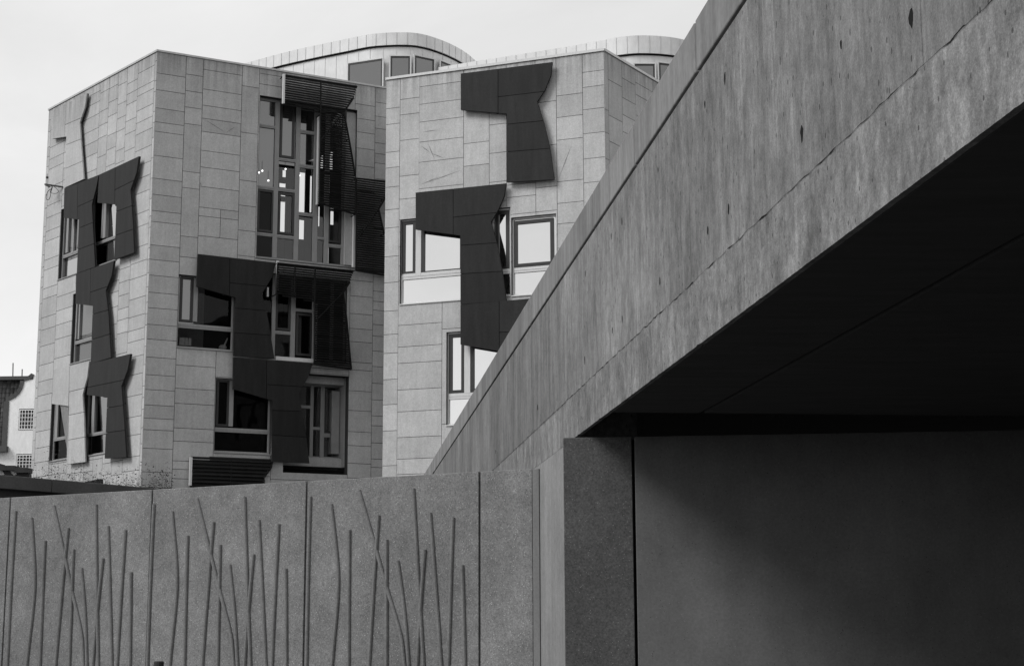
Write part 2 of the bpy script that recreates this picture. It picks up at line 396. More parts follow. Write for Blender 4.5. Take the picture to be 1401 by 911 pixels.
for i in range(10):
    js = []; z = zT - random.uniform(.25, .7)
    if i + 0 == 8: js = [A.uv(189, y)[1] for y in (101.3, 121.8, 132, 152, 168.5, 184, 206.6)]; z = js[-1] - .55
    while z > .5: js.append(z); z -= random.choice((.38, .46, .52, .6, .7))
    colsA.append((ed[i], ed[i + 1], zT, 0, js))
wall_face(A, blk, AL, 0, zT, colsA, hA)
facade_panel(A, blk, [(88, 258), (134.9, 239.5), (131, 259), (125.6, 280), (127.5, 320), (130, 365), (105, 374), (108.2, 300.5), (87, 298)],
             [(106.5, 240, 104.5, 400), (106, 283, 128, 273, 106), (106, 313, 128, 304, 106), (106, 342, 128, 333.5, 106)])
facade_panel(A, blk, [(135.6, 239.3), (190, 214), (186.5, 237), (178.4, 259.7), (181.5, 301), (183.4, 345.5), (156.3, 355), (159.3, 280), (133.2, 277.5)],
             [(158, 214, 156.5, 300), (158, 259.5, 182, 247.5, 158), (158, 290, 184, 280, 158), (158, 322, 184, 313, 158)])
facade_panel(A, blk, [(104.2, 374.7), (155.6, 357), (152.3, 378), (144.7, 397.4), (148.3, 430), (151.5, 489), (124, 497), (127, 418.5), (103.2, 415.5)],
             [(124, 350, 122, 500), (123, 400, 147, 392, 123), (124, 430.5, 150, 423.5, 123), (124, 465, 150, 457, 123)])
facade_panel(A, blk, [(124, 497), (178.3, 484), (174.3, 506), (166, 528), (169.6, 575), (172.8, 625), (143.2, 627), (146.8, 543.5), (118.5, 540)],
             [(146, 524.5, 168, 520, 150), (144, 558, 170, 554, 146), (144, 592, 172, 588, 146)])
stoneP = 'pale stone panel standing off the facade like the black ones'
facade_panel(A, blk, [(68.6, 153), (119, 128), (116, 147), (109, 168), (111, 200), (114.5, 245), (88, 257), (90.8, 187), (71, 190)],
             [(89, 160, 88, 220), (89, 171, 110, 162, 92), (89, 199, 112, 190, 92), (89, 231, 112, 221, 92)], mat=mStone, name='stone_facade_panel', label=stoneP, d=.16)
facade_panel(A, blk, [(73.5, 506), (122, 494), (119, 517), (112.8, 540), (115, 575), (116.5, 631.5), (91, 634.8), (94.7, 555.5), (70.7, 552.3)],
             [(95, 500, 94, 560), (94, 536, 114, 531, 96), (93, 568, 115, 563.5, 93), (92, 602, 116, 597.5, 92)], mat=mStone, name='stone_facade_panel', label=stoneP, d=.16)
mb = MB(); r = rect(A, 117, 660.5, 141, 664); mb.box(A, r[0], r[1], r[2] - .2, r[3] + .05, -.05, .012); mb.build('vent_slot', mHole, blk)
# --- face B
B = FB_
b1 = B.uv(254.4, 100)[0]; b2 = B.uv(278.2, 100)[0]; b3 = B.uv(332, 89)[0]; b4 = B.uv(355.4, 93)[0]; b5 = B.uv(486, 135)[0]; b6 = B.uv(513.6, 140)[0]; bL = B.uv(478.2, 450)[0]
bE = B.uv(548, 250)[0]; bM = B.uv(295.3, 500)[0]; bN = B.uv(372, 560)[0]
hB = []
w_ = window(B, blk, (245, 375.5, 319.8, 480.5), mull=[(264.5, 270.5, 410, None, 440)], trans=[(443.2, 449.6, 262, None, None)],
            cases=[(247.6, 378, 263.2, 441)], panes=[((240, 370, 264, 446), gGrey), ((264, 370, 325, 450), gDark), ((238, 444, 325, 485), gDark)]); hB.append(w_[0]); w1 = w_[1]
it = MB()
for (xa, ya, xb, yb) in ((245.5, 461.5, 252.5, 472.5), (253.5, 462, 257, 472.8), (258, 462.5, 261.5, 473)):
    r = rect(B, xa, ya, xb, yb, -.26); it.box(B, *r, -.42, -.26)
it.build('binder', mWhite, w1)
it = MB(); c = B.uv(304.5, 475.5, -.35); q = B.p(c[0], c[1], -.35); it.ball(q, .14, .1, .1); it.bar(q + V((0.05, 0, .05)), q + V((.16, 0, .32)), .035, r2=.02); it.build('desk_ornament', mWhite, w1)
w_ = window(B, blk, (295, 516.5, 370, 621.5), mull=[(313.3, 319.2, 555, None, 583)], trans=[(585.5, 591.5, 320, None, None)],
            cases=[(297, 519, 312.6, 583.5)], base=gDark); hB.append(w_[0])
# tall window
R4 = (355.6, 130.3, 486, 366)
P4 = [((355, 128, 376, 258), gGrey), ((376, 128, 404, 260), gGrey), ((404, 140, 430, 228), gGrey), ((404, 228, 432, 296), gLow), ((346, 256, 375, 356), gDark), ((376, 262, 404, 358), gLow), ((404, 296, 432, 362), gLow), ((432, 140, 490, 370), gLow)]
P4 = [((355, 128, 377, 257), gGrey), ((377, 132, 405, 228), gGrey), ((376, 228, 405, 262), gLow), ((405, 132, 419.5, 228), gGrey), ((419.5, 132, 432, 228), gLow), ((404, 228, 432, 296), gLow), ((346, 257, 375, 357), gDark), ((374, 262, 404, 360), gLow), ((404, 296, 432, 364), gLow), ((432, 138, 466, 372), gLow)]
h4, w4 = window(B, blk, R4, mull=[(373.4, 379.6, 302, None, None), (402.6, 408.6, 302, None, None), (428, 434.4, 302, None, None), (443.5, 449.5, 320, None, None), (467, 471, 320, None, None)],
            trans=[(171, 175, 365, None, 377), (255, 259.5, 364, None, 376), (318.5, 323, 362, None, 375), (217, 221, 392, 378, 405), (258.5, 262.8, 392, 377, 404), (322, 326.5, 390, 376, 403),
                   (179, 183.5, 420, 408, 431), (225.8, 230.5, 420, 407, 431), (291.5, 296, 420, 406, 430), (324.5, 328, 438, 432, 445), (334.5, 339, 458, 448, 468)],
            cases=[(353, 258.5, 373.6, 318.5), (384.5, 140, 402.6, 217.5), (381.5, 263, 402, 322), (449.5, 285, 466.5, 333)], panes=P4, rec=.22, t=.09); hB.append(h4)
rv = MB(); a = B.uv(471, 300, -.2)[0]; rv.box(B, a, h4[1] - .005, h4[2] + .09, h4[3] - .09, -.20, -.12); rv.build('stone_reveal', mStone, w4)
po = MB(); a = B.uv(483, 330, .0); z0 = B.uv(486, 366)[1]; z1_ = B.uv(486, 293)[1]; po.box(B, a[0], a[0] + .07, z0, z1_, -.1, .04)
a = B.uv(434.6, 200)[0]; po.box(B, a, a + .05, B.uv(435, 280)[1], B.uv(438, 160)[1], -.1, .06); po.build('white_post', mFrameW, w4)
# floor level window behind lower screen
h5, w5 = window(B, blk, (359.5, 372, 474, 496), mull=[(371.5, 376.5, 450, None, None), (397.5, 403.8, 450, None, None), (427, 429.8, 450, None, None), (452, 456, 450, None, None)], trans=[(453, 457.5, 388, 375, 400), (423, 427, 415, 404, 428)],
            cases=[(378, 395, 397, 452.5), (405.5, 428, 427, 487.5)], panes=[((355, 370, 400, 456), gDark), ((355, 455, 400, 500), gLow), ((400, 370, 480, 502), gDark)], rec=.15); hB.append(h5)
po = MB(); a = B.uv(429.5, 450)[0]; po.box(B, a, a + .075, B.uv(430, 494.5)[1], B.uv(431, 417)[1], .02, .12); c0 = B.uv(376, 489); c1 = B.uv(429, 496)
po.box(B, c0[0], c1[0], c1[1] - .02, c1[1] + .11, .02, .10); po.build('white_post', mFrameW, w5)
cu = MB(); r = rect(B, 408, 430, 411.5, 486, -.3); cu.box(B, *r, -.34, -.3); cu.build('blind', mRoom, w5)
po = MB(); r = rect(B, 365.3, 393, 367.3, 406, .03); po.box(B, *r, .03, .05); a = B.uv(379.5, 380, .3); po.box(B, a[0] - .05, a[0] + .02, B.uv(380, 402)[1], B.uv(380, 360)[1], .31, .37)
po.build('white_post', mFrameW, blk)
# deep recess bottom right
h6 = rect(B, 390, 508.5, 475.8, 649.5); hB.append(h6)
rb = MB(); rb.box(B, h6[0] - .3, h6[1] + .05, h6[2] - .3, h6[3] + .3, -1.5, -1.4); rb.build('recess_wall', mDark, blk)
rs = MB(); zs = B.uv(430, 627, -.95)[1]; rs.box(B, h6[0] - .2, h6[1], h6[2] + .30, zs, -1.4, -.6, .35); rs.box(B, h6[0] - .2, h6[1], B.uv(430, 527, -.95)[1], h6[3], -1.4, -.5, .4)
rs.box(B, B.uv(468, 560, -.95)[0], h6[1] + .02, h6[2] + .3, h6[3], -1.4, -.32, .5); rs.build('stone_reveal', mStone, blk)
FR6 = MB(); d1 = -.95
r6_ = rect(B, 396, 524, 468, 628, d1); ring(FR6, B, r6_, .06, d1 - .07, d1)
for (xa, xb) in ((424, 428.5), (438, 443.5)): FR6.box(B, B.uv(xa, 580, d1)[0], B.uv(xb, 580, d1)[0], r6_[2], r6_[3], d1 - .06, d1 + .012)
for (ya, yb, x, xl, xr) in ((554.5, 558.5, 420, 400, 426), (584, 588, 434, 428, 441), (593, 598.5, 455, 441, 467)):
    FR6.box(B, B.uv(xl, ya, d1)[0], B.uv(xr, ya, d1)[0], B.uv(x, yb, d1)[1], B.uv(x, ya, d1)[1], d1 - .055, d1 + .006)
w6 = FR6.build('window', mFrame, blk, bevel=.004)
cm = MB(); ring(cm, B, rect(B, 444, 533, 464.5, 593, d1), .07, d1 - .06, d1 + .003); cm.build('casement', mCase, w6)
pm = MB(); pm.face([B.p(u, z, d1 - .05) for (u, z) in ((r6_[0], r6_[2]), (r6_[1], r6_[2]), (r6_[1], r6_[3]), (r6_[0], r6_[3]))]); pm.build('pane', gLow, w6)
cu = MB(); r = rect(B, 450, 536, 459, 622, -1.15); cu.box(B, *r, -.84, -1.15); cu.build('blind', mRoom, w6)
lv = MB(); z0 = h6[2]
for k in range(4): lv.box(B, h6[0], h6[1], z0 + .03 + k * .07, z0 + .055 + k * .07, -.6, -.42)
lv.build('vent_louvre', mLouv, blk)
# stone columns
T = zT
zW1 = hB[0][3]; zW1b = hB[0][2]
colsB = [
 (0, b1, T, 0, [B.uv(214, y)[1] for y in (100, 122.9, 147.8, 167, 180, 213)] + [B.uv(208, y)[1] for y in (243.6, 265.7, 288, 303, 335, 355)] + [B.uv(202, y)[1] for y in (376, 399.5, 420.6, 443.4, 463.6, 488.2)] + [B.uv(196, y)[1] for y in (512, 532.3, 553.4, 571.5, 587.3, 612.7, 645)]),
 (b1, b2, T, zW1, [B.uv(253, y)[1] for y in (101.3, 124, 146.4, 169)] + [B.uv(249, y)[1] for y in (234, 256.4, 323, 351.3)]),
 (b2, b3, T, B.uv(270, 283)[1], [B.uv(277, y)[1] for y in (95, 121.8, 144, 161.9, 180, 206, 228.8, 255.4)]),
 (b2, B.uv(302.5, 240)[0], B.uv(273, 228.8)[1] - 9, 0, []) if False else None,
 (b2, B.uv(301.6, 300)[0], B.uv(270, 283)[1], B.uv(270, 322.2)[1], [B.uv(271, y)[1] for y in (295,)]),
 (B.uv(301.6, 300)[0], b3, B.uv(270, 283)[1], B.uv(270, 322.2)[1], [B.uv(271, y)[1] for y in (295,)]),
 (b2, b3, B.uv(270, 322.2)[1], zW1, []),
 (b3, b4, T, zW1, [B.uv(331, y)[1] for y in (117.4, 181.2)] + [B.uv(326, y)[1] for y in (246, 280.5, 314.7, 349.3)]),
 (b4, b5, T, h4[2] - .04, [B.uv(356, y)[1] for y in (100.7, 115)]),
 (b4, bN, h4[2] - .04, zW1, []),
 (b1, bN, zW1, zW1b, []),
 (b1, bM, zW1b, 0, [B.uv(239, y)[1] for y in (499, 530.7, 551.3, 585, 603, 630, 641.4, 654.4)]),
 (bM, bN, zW1b, 0, [B.uv(295, y)[1] for y in (515.4, 628)]),
 (bN, bL, h4[2] - .04, 0, [B.uv(372, y)[1] for y in (499, 506)]),
 (b5, b6, T, h4[2] - .04, [B.uv(486, y)[1] for y in (141.9, 161.6, 180, 202, 226)]),
 (b6, bE, T, h4[2] - .04, [B.uv(514, y)[1] for y in (140, 159, 175.6, 195.4, 210, 223)]),
 (bL, b6, h4[2] - .04, 0, [B.uv(480, y)[1] for y in (383, 404.4, 428.7, 449, 467, 495, 505.6)] + [B.uv(477, y)[1] for y in (534, 561, 590, 609, 633.4)]),
 (b6, bE, h4[2] - .04, 0, [B.uv(510, y)[1] for y in (378, 398, 412, 424, 443.6, 459.4, 480, 501, 524, 546.7, 568.5, 582, 605.5, 627.5, 639)]),
]
colsB = [c for c in colsB if c]
wall_face(B, blk, 0, bE, T, colsB, hB)
facade_panel(B, blk, [(271, 347.5), (377, 359.4), (373.5, 377), (358.6, 401.6), (367, 437), (375.4, 490), (319.5, 486.5), (322.3, 407), (269, 391.8)],
             [(314.5, 350, 314, 420), (315, 387, 374, 392.5, 318), (315, 421, 375, 426, 318), (315, 454.5, 375, 459, 318)])
facade_panel(B, blk, [(319.5, 488.5), (427.5, 497.5), (422.5, 514), (408.5, 539), (416, 575), (423.5, 633.5), (372, 631.5), (372.5, 547.6), (318.7, 532)],
             [(365, 490, 364.5, 560), (366, 526, 420, 529.5, 370), (372, 561, 420, 563, 380), (372, 595, 420, 598, 380)])
louvre(B, blk, [(389.4, 102.8), (489, 118.5), (484, 134), (471, 153.5), (478, 190), (486.5, 240), (486.5, 293), (436, 277), (439, 156.5), (388, 143)], d=.42, posts=[(439.5, 112, 437, 276), (389.4, 104, 388, 142), (471, 153.5, 439, 192), (439, 154, 471, 152.5), (437, 236, 486.5, 240)], edges=(0, 2, 3, 4, 6))
louvre(B, blk, [(487.5, 244), (535, 249), (527.5, 271), (518.6, 286), (526, 320), (536, 378), (487, 369.5)], d=.40, posts=[(488, 245, 487, 369), (518.6, 286, 487, 330)], edges=(0, 1, 2, 3, 5), pitch=.08)
louvre(B, blk, [(380, 360), (483.7, 370.8), (479, 386), (470, 400), (475, 440), (481, 505), (430, 498), (430, 413), (378, 402.5)], d=.42, posts=[(431.5, 366, 430, 497), (380, 361, 378, 402), (470, 400, 431, 440), (404, 364, 403, 405)], edges=(0, 2, 3, 4, 5), pitch=.08)
louvre(B, blk, [(262, 625.5), (373.5, 630), (371, 640), (362, 652), (366, 690), (261, 690)], d=.12, posts=[(317, 628, 316, 664), (262.2, 626, 261, 666)], edges=(0, 1, 2), pitch=.125, tilt=.062)
po = MB(); r = rect(B, 260, 625, 262, 664, .15); po.box(B, *r, .08, .17); po.build('white_post', mFrameW, blk)
po = MB(); r = rect(B, 387.6, 101.5, 389.2, 142, .44); po.box(B, *r, .36, .46); po.build('white_post', mFrameW, blk)
cp = MB(); cp.box(A, AL - .03, .02, T + .002, T + .07, -.35, .03); cp.box(B, .035, bE, T + .003, T + .068, -.35, .028); cp.build('roof_coping', mCoping, blk)
# rest of the block: roof, hidden sides, rooms
back = B.u * 9.0
pl = [A.p(AL, 0, -.2), A.p(-.1, 0, -.2), B.p(bE + 1.5, 0, -.2), B.p(bE + 1.5, 0, -.2) + A.u * -9, A.p(AL, 0, -.2) + back]
rf = MB()
q0 = [p + V((0, 0, T - .5)) for p in pl]; q1 = [p + V((0, 0, T - .15)) for p in pl]
rf.face(q1); rf.face(list(reversed(q0)))
for i in range(5): j = (i + 1) % 5; rf.face([q0[i], q0[j], q1[j], q1[i]])
rf.build('roof', mStain, blk)
sd = MB(); G = Face(A.p(AL, 0, 0), B.u); sd.box(G, .33, 9, 0, T, -.3, 0); sd.build('side_wall', mStone, blk)
iw = MB()
holes = [rect(B, x0, y0, x1, y1, -3.0) for (x0, y0, x1, y1) in ((386.8, 232, 392, 243), (382.5, 249.7, 391, 257), (384, 263.5, 391, 269), (383.7, 275, 390, 319), (409, 234.8, 417.4, 291), (424.6, 240, 427, 291), (409.5, 300, 416.5, 328), (451, 284, 457.3, 308), (446.5, 338, 450.5, 361), (436, 282, 438, 310), (445, 238, 452, 266), (447, 165, 456, 232), (420, 150, 431, 222), (438, 165, 443, 232), (470, 200, 478, 235))]
for q in subtract((-.0 + 2.8, 9.5, 0, T - .5), holes): iw.box(B, *q, -3.1, -3.0)
iw.box(A, AL + .35, -2.8, 0, T - .5, -2.7, -2.6)
iw.build('interior_wall', mDark, blk)
fl = MB()
for y in (362, 500): 
    z = B.uv(420, y)[1]; fl.box(B, .4, bE, z - .25, z - .06, -3.0, -.33)
fl.build('floor_slab', mDark, blk)
for (x, y) in ((359.4, 233.5), (354.8, 236), (367.7, 246.8), (391.2, 231.2), (410.5, 240)):
    lm = MB(); c = B.uv(x, y, -.2); q = B.p(c[0], c[1], -.235); lm.ball(q, .032); o = lm.build('pendant_lamp', mLamp, w4)
    lc = MB(); lc.bar(q + V((0, 0, .04)), q + V((0, 0, .35)), .004, 5); lc.build('flex', mIron, o)

# ------------------------------------------------------------------ right office block (faces C and D)
pC = at_depth(527, 260, 51.0)
Cf = Face(pC, -az_dir(-5017)); uR = Cf.uv(826.6, 100)[0]
pD = Cf.p(uR, 0); Df = Face(pD, az_dir(2113))
zC = Cf.uv(820, 71)[1]
mStone = surf('granite_cladding_right', .43, STL, .75, tone=.10, bump=(60, .3, .004), top=zC)
blk2 = thing('office_building', 'right stone office block with white framed windows, half hidden by the concrete footbridge', 'building', (pC.x, pC.y, 0))
hC = []
w_ = window(Cf, blk2, (547.4, 301, 636, 409.5), mull=[(568.8, 576.2, 340, None, 378)], trans=[(374.5, 382.5, 560, None, None)], fm=mFrameW,
            cases=[(549.8, 303.5, 568.6, 375), (576.6, 300, 633.5, 371)], base=gMirror, rec=.1, cw=.11); hC.append(w_[0])
w_ = window(Cf, blk2, (676, 285.5, 698.6, 404), mull=[], trans=[(368.5, 375, 687, None, None)], fm=mFrameW, cases=[(678, 289, 696.5, 369)], base=gMirror, rec=.1, cw=.11); hC.append(w_[0])
w_ = window(Cf, blk2, (699.2, 298, 761.8, 400), mull=[], trans=[(365, 372, 725, None, None)], fm=mFrameW, cases=[(703, 303, 757.5, 361.5)], base=gMirror, rec=.1, cw=.11); hC.append(w_[0])
w_ = window(Cf, blk2, (610.7, 454.5, 706, 577), mull=[(635.3, 643.5, 500, None, 538)], trans=[(538, 546, 625, None, None)], fm=mFrameW,
            cases=[(614, 457.5, 635.2, 537.5), (643.8, 456, 703, 533)], base=gMirror, rec=.1, cw=.11); hC.append(w_[0])
def cc(xl, xr, y, zt, zb, js, xj=None): return (Cf.uv(xl, y)[0], Cf.uv(xr, y)[0], zt, zb, [Cf.uv(xl if xj is None else xj, j)[1] for j in js])
zw = hC[0][3]; zwb = hC[0][2]
colsC = [
 cc(527, 546.4, 260, zC, 0, (149.6, 171.3, 209.3, 230.6, 257, 287.8, 312.6, 351.6, 387.2, 426, 458, 483.6, 519.4, 553.7, 589.5, 637), 526),
 cc(546.4, 573.3, 260, zC, zw, (136.8, 158, 192.8, 241.6)),
 cc(573.3, 634.2, 200, zC, zw, (119.3, 143.4, 167.6, 195, 222.5, 258.7)),
 cc(634.2, 669.3, 200, zC, zw, (108, 150, 197.2, 228, 262)),
 cc(669.3, 693, 200, zC, zw, (150, 171.5, 210.4, 250)),
 (Cf.uv(693, 220)[0], Cf.uv(733, 260)[0], zC, zwb, [Cf.uv(740, j)[1] for j in (140.5, 200)] + [Cf.uv(710, 252)[1]]),
 (Cf.uv(733, 260)[0], Cf.uv(761.2, 150)[0], zC, zwb, [Cf.uv(740, j)[1] for j in (140.5, 200)] + [Cf.uv(733, 257.6)[1]]),
 cc(761.2, 797.3, 150, zC, 0, (131.8, 161.4, 192.4, 249.2, 278.8, 306.8, 340, 372, 410, 440, 480)),
 (Cf.uv(797.3, 150)[0], uR, zC, 0, [Cf.uv(798, j)[1] for j in (99.5, 120, 150.7, 183.6, 218, 250.6, 285, 320, 350, 390, 430)]),
 (Cf.uv(546.4, 260)[0], Cf.uv(693, 220)[0], zw, zwb, []),
 (Cf.uv(544.2, 480)[0], Cf.uv(604.5, 500)[0], zwb, 0, [Cf.uv(544, j)[1] for j in (445.4, 475, 497.3, 533.6, 563.4, 598.5, 628)]),
 (Cf.uv(604.5, 500)[0], Cf.uv(761.2, 150)[0], zwb, 0, [Cf.uv(610, j)[1] for j in (450, 580, 640)]),
]
wall_face(Cf, blk2, 0, uR, zC, colsC, hC)
dD = lambda x, y=150: Df.uv(x, y)[0]
colsD = [(0, dD(832.8), zC, 0, [Df.uv(827, j)[1] for j in (149, 180.3, 216, 250, 290)]),
         (dD(832.8), dD(851.5), zC, 0, [Df.uv(833, j)[1] for j in (109.4, 157.7, 192.8, 230, 260)]),
         (dD(851.5), dD(870), zC, 0, [Df.uv(851.5, j)[1] for j in (107, 133.5, 156.6, 179.6, 210)]),
         (dD(870), dD(895, 130), zC, 0, [Df.uv(871, j)[1] for j in (113.8, 130, 158, 180)]),
         (dD(895, 130), dD(895, 130) + 1.2, zC, 0, []), (dD(895, 130) + 1.2, 9, zC, 0, [])]
wall_face(Df, blk2, .0, 9, zC, colsD, [])
facade_panel(Cf, blk2, [(630.4, 101), (755.5, 85.2), (753.2, 104), (745, 124), (734.7, 139.5), (744, 168), (751.8, 201), (758, 245.5), (693.4, 249.3), (693.2, 155.6), (630.4, 150.5)],
             [(681.4, 90, 681.4, 180), (681, 132.9, 740, 126, 690), (690, 170.6, 750, 164.8, 690), (690, 208.3, 755, 203, 690)])
facade_panel(Cf, blk2, [(568.7, 263.6), (692.3, 251), (689.6, 268), (682, 286), (671.5, 303.8), (679.5, 334), (687, 371), (692.3, 411.4), (630, 416.4), (629.8, 322), (568.7, 314)],
             [(620, 255, 620, 340), (620, 297.3, 680, 291, 630), (626, 336, 684, 332, 635), (626, 375, 690, 371, 635)])
facade_panel(Cf, blk2, [(630, 417), (757, 405.5), (754, 428), (736, 458), (745, 500), (757, 560), (692, 566), (690.8, 481.5), (630, 471.2)],
             [(683, 400, 683, 500), (683, 454.5, 740, 452, 690)])
cp = MB(); cp.box(Cf, -.02, uR + .02, zC + .002, zC + .09, -.35, .04); cp.box(Df, -.0, 9, zC + .003, zC + .088, -.35, .038); cp.build('roof_coping', mFrameW, blk2)
rf = MB(); pl = [Cf.p(.1, 0, -.2), Cf.p(uR - .1, 0, -.2), Df.p(8.9, 0, -.2), Df.p(8.9, 0, -.2) - Cf.u * 7.5, Cf.p(.1, 0, -.2) + Df.u * 8.9]
pl = [pl[0], pl[1], pl[2], pl[4]]
q0 = [p + V((0, 0, zC - .5)) for p in pl]; q1 = [p + V((0, 0, zC - .15)) for p in pl]
rf.face(q1); rf.face(list(reversed(q0)))
for i in range(4): j = (i + 1) % 4; rf.face([q0[i], q0[j], q1[j], q1[i]])
rf.build('roof', mStain, blk2)
sd = MB(); G = Face(Cf.p(0, 0, 0), Df.u); sg = 1 if (Cf.p(2, 0) - G.P).dot(G.n) < 0 else -1
a, b = (0, -.3) if sg > 0 else (0, .3)
sd.box(G, .34, 8.9, 0, zC, a, b); sd.build('side_wall', mStone, blk2)

def mark(F, parent, lines, w=.016):
    for (x0, y0, x1, y1) in lines:
        m = MB()
        a = F.uv(x0, y0); b = F.uv(x1, y1); n = V((-(b[1] - a[1]), b[0] - a[0], 0)).normalized() * w
        m.face([F.p(a[0], a[1], .0015), F.p((a[0] + b[0]) / 2 - n.x, (a[1] + b[1]) / 2 - n.y, .0015), F.p(b[0], b[1], .0015), F.p((a[0] + b[0]) / 2 + n.x, (a[1] + b[1]) / 2 + n.y, .0015)])
        m.build('incised_mark', mMark, parent)
mark(B, blk, [(279, 163, 309, 182), (309, 182, 323, 173), (273, 248, 276, 256)])
mark(Cf, blk2, [(585, 195, 595, 219), (575, 199, 590, 210), (590, 210, 608, 217), (578, 181, 600, 178), (575, 253, 604, 241), (582, 251, 634, 232), (783, 196, 764, 246)])
# ------------------------------------------------------------------ curved zinc roof storeys
class Ribbon:
    def __init__(s, px, H, n=6):
        s.c = [on_z(x, y, H) for x, y in px]; s.c = catmull([(p.x, p.y, 0) for p in s.c], n); s.H = H
        s.n = []
        for i in range(len(s.c)):
            t = (s.c[min(i + 1, len(s.c) - 1)] - s.c[max(i - 1, 0)]).normalized(); n_ = V((t.y, -t.x, 0))
            s.n.append(n_)
    def off(s, d): return [c + n * d for c, n in zip(s.c, s.n)]
    def strip(s, mb, z0, z1, d0, d1, step=None):
        a = s.off(d1); b = s.off(d0)
        for i in range(len(a) - 1):
            mb.hexa([(a[i].x, a[i].y, z0), (a[i + 1].x, a[i + 1].y, z0), (b[i + 1].x, b[i + 1].y, z0), (b[i].x, b[i].y, z0),
                     (a[i].x, a[i].y, z1), (a[i + 1].x, a[i + 1].y, z1), (b[i + 1].x, b[i + 1].y, z1), (b[i].x, b[i].y, z1)], .5)
    def walk(s, step, d, start=0.):
        a = s.off(d); L = -start
        for i in range(len(a) - 1):
            e = a[i + 1] - a[i]; l = e.length
            while L <= l:
                if L >= 0: yield a[i] + e * (L / l), e.normalized()
                L += step
            L -= l
    def hit(s, x, d):
        a = s.off(d); r = ray(x, 80); k = r.x / r.y
        for i in range(len(a) - 1):
            f0 = a[i].x - k * a[i].y; f1 = a[i + 1].x - k * a[i + 1].y
            if f0 * f1 <= 0 and f0 != f1: return a[i] + (a[i + 1] - a[i]) * (f0 / (f0 - f1))
    def zat(s, x, y, d):
        p = s.hit(x, d); r = ray(x, y); return EYE + r.z / r.y * p.y
def pavilion(parent, px, ref, depth, bot, wins, zroof):
    H = at_depth(ref[0], ref[1], depth).z
    R = Ribbon(px, H)
    zb = R.zat(ref[0], bot, 0)
    f = MB(); R.strip(f, zb, H, -.25, 0)
    top = R.off(-.1); N = len(top)
    cap = [(p.x, p.y, H - .01) for p in top]; bk_ = [(p.x * 1.0, p.y + 7, H - .01) for p in reversed(top)]
    for i in range(N - 1): f.face([cap[i], cap[i + 1], bk_[N - 2 - i], bk_[N - 1 - i]])
    sm = f
    for p, e in R.walk(.43, .004): sm.hexa([(q.x, q.y, z) for z in (zb + .01, H - .004) for q in (p - e * .012, p + e * .012, p + e * .012 + V((e.y, -e.x, 0)) * .012, p - e * .012 + V((e.y, -e.x, 0)) * .012)], 0)
    r = f.build('curved_roof', mZinc, parent)
    gp = MB(); R.strip(gp, zb - .05, zb - .002, -.25, -.05); gp.build('painted_shadow_line', mHole, r)  # black strip painted as the shadow below the roof band
    w = MB(); R.strip(w, zroof - .4, zb - .05, -.3, -.10); sm = w
    for p, e in R.walk(.55, -.098, .2): sm.hexa([(q.x, q.y, z) for z in (zroof - .4, zb - .06) for q in (p - e * .009, p + e * .009, p + e * .009 + V((e.y, -e.x, 0)) * .014, p - e * .009 + V((e.y, -e.x, 0)) * .014)], .5)
    wl = w.build('zinc_wall', mZinc, parent)
    for (x0, y0, x1, y1) in wins:
        a = R.hit(x0, .04); b = R.hit(x1, .04)
        zt = R.zat((x0 + x1) / 2, y0, -.08); z0 = zroof - .1
        F = Face(V((a.x, a.y, 0)), b - a); L = (b - a).length
        m = MB(); ring(m, F, (0, L, z0, zt), .055, .0, .05); wn = m.build('window', mFrameW, wl, bevel=.004)
        m = MB(); ring(m, F, (.07, L - .07, z0 + .06, zt - .07), .05, .005, .035); m.build('casement', mCase, wn)
        m = MB(); m.face([F.p(.05, z0, .02), F.p(L - .05, z0, .02), F.p(L - .05, zt - .05, .02), F.p(.05, zt - .05, .02)]); m.build('pane', gGrey, wn)
    return R
pavilion(blk, [(270, 101), (310, 92), (334.6, 87), (383, 73.7), (429, 63), (475, 53.5), (509, 46.8), (550.6, 44.6), (579.7, 47.5), (611, 58), (635.5, 71), (651, 84), (663, 98)],
         (550, 44.6), 60, 61.5, [(475.5, 83, 525.5, 117), (532.5, 77, 563, 117), (565.5, 78.5, 595, 117), (601, 87, 619, 117)], T)
pavilion(blk2, [(600, 92.5), (651.5, 84), (717, 73.7), (775, 64.5), (821.5, 56), (838.4, 52.5), (862.7, 49.4), (882, 48.8), (906.4, 50), (933, 54), (965, 64), (1000, 80)],
         (882, 48.8), 57, 73, [(866, 87.5, 897.5, 120), (899, 87.5, 930, 120)], zC)
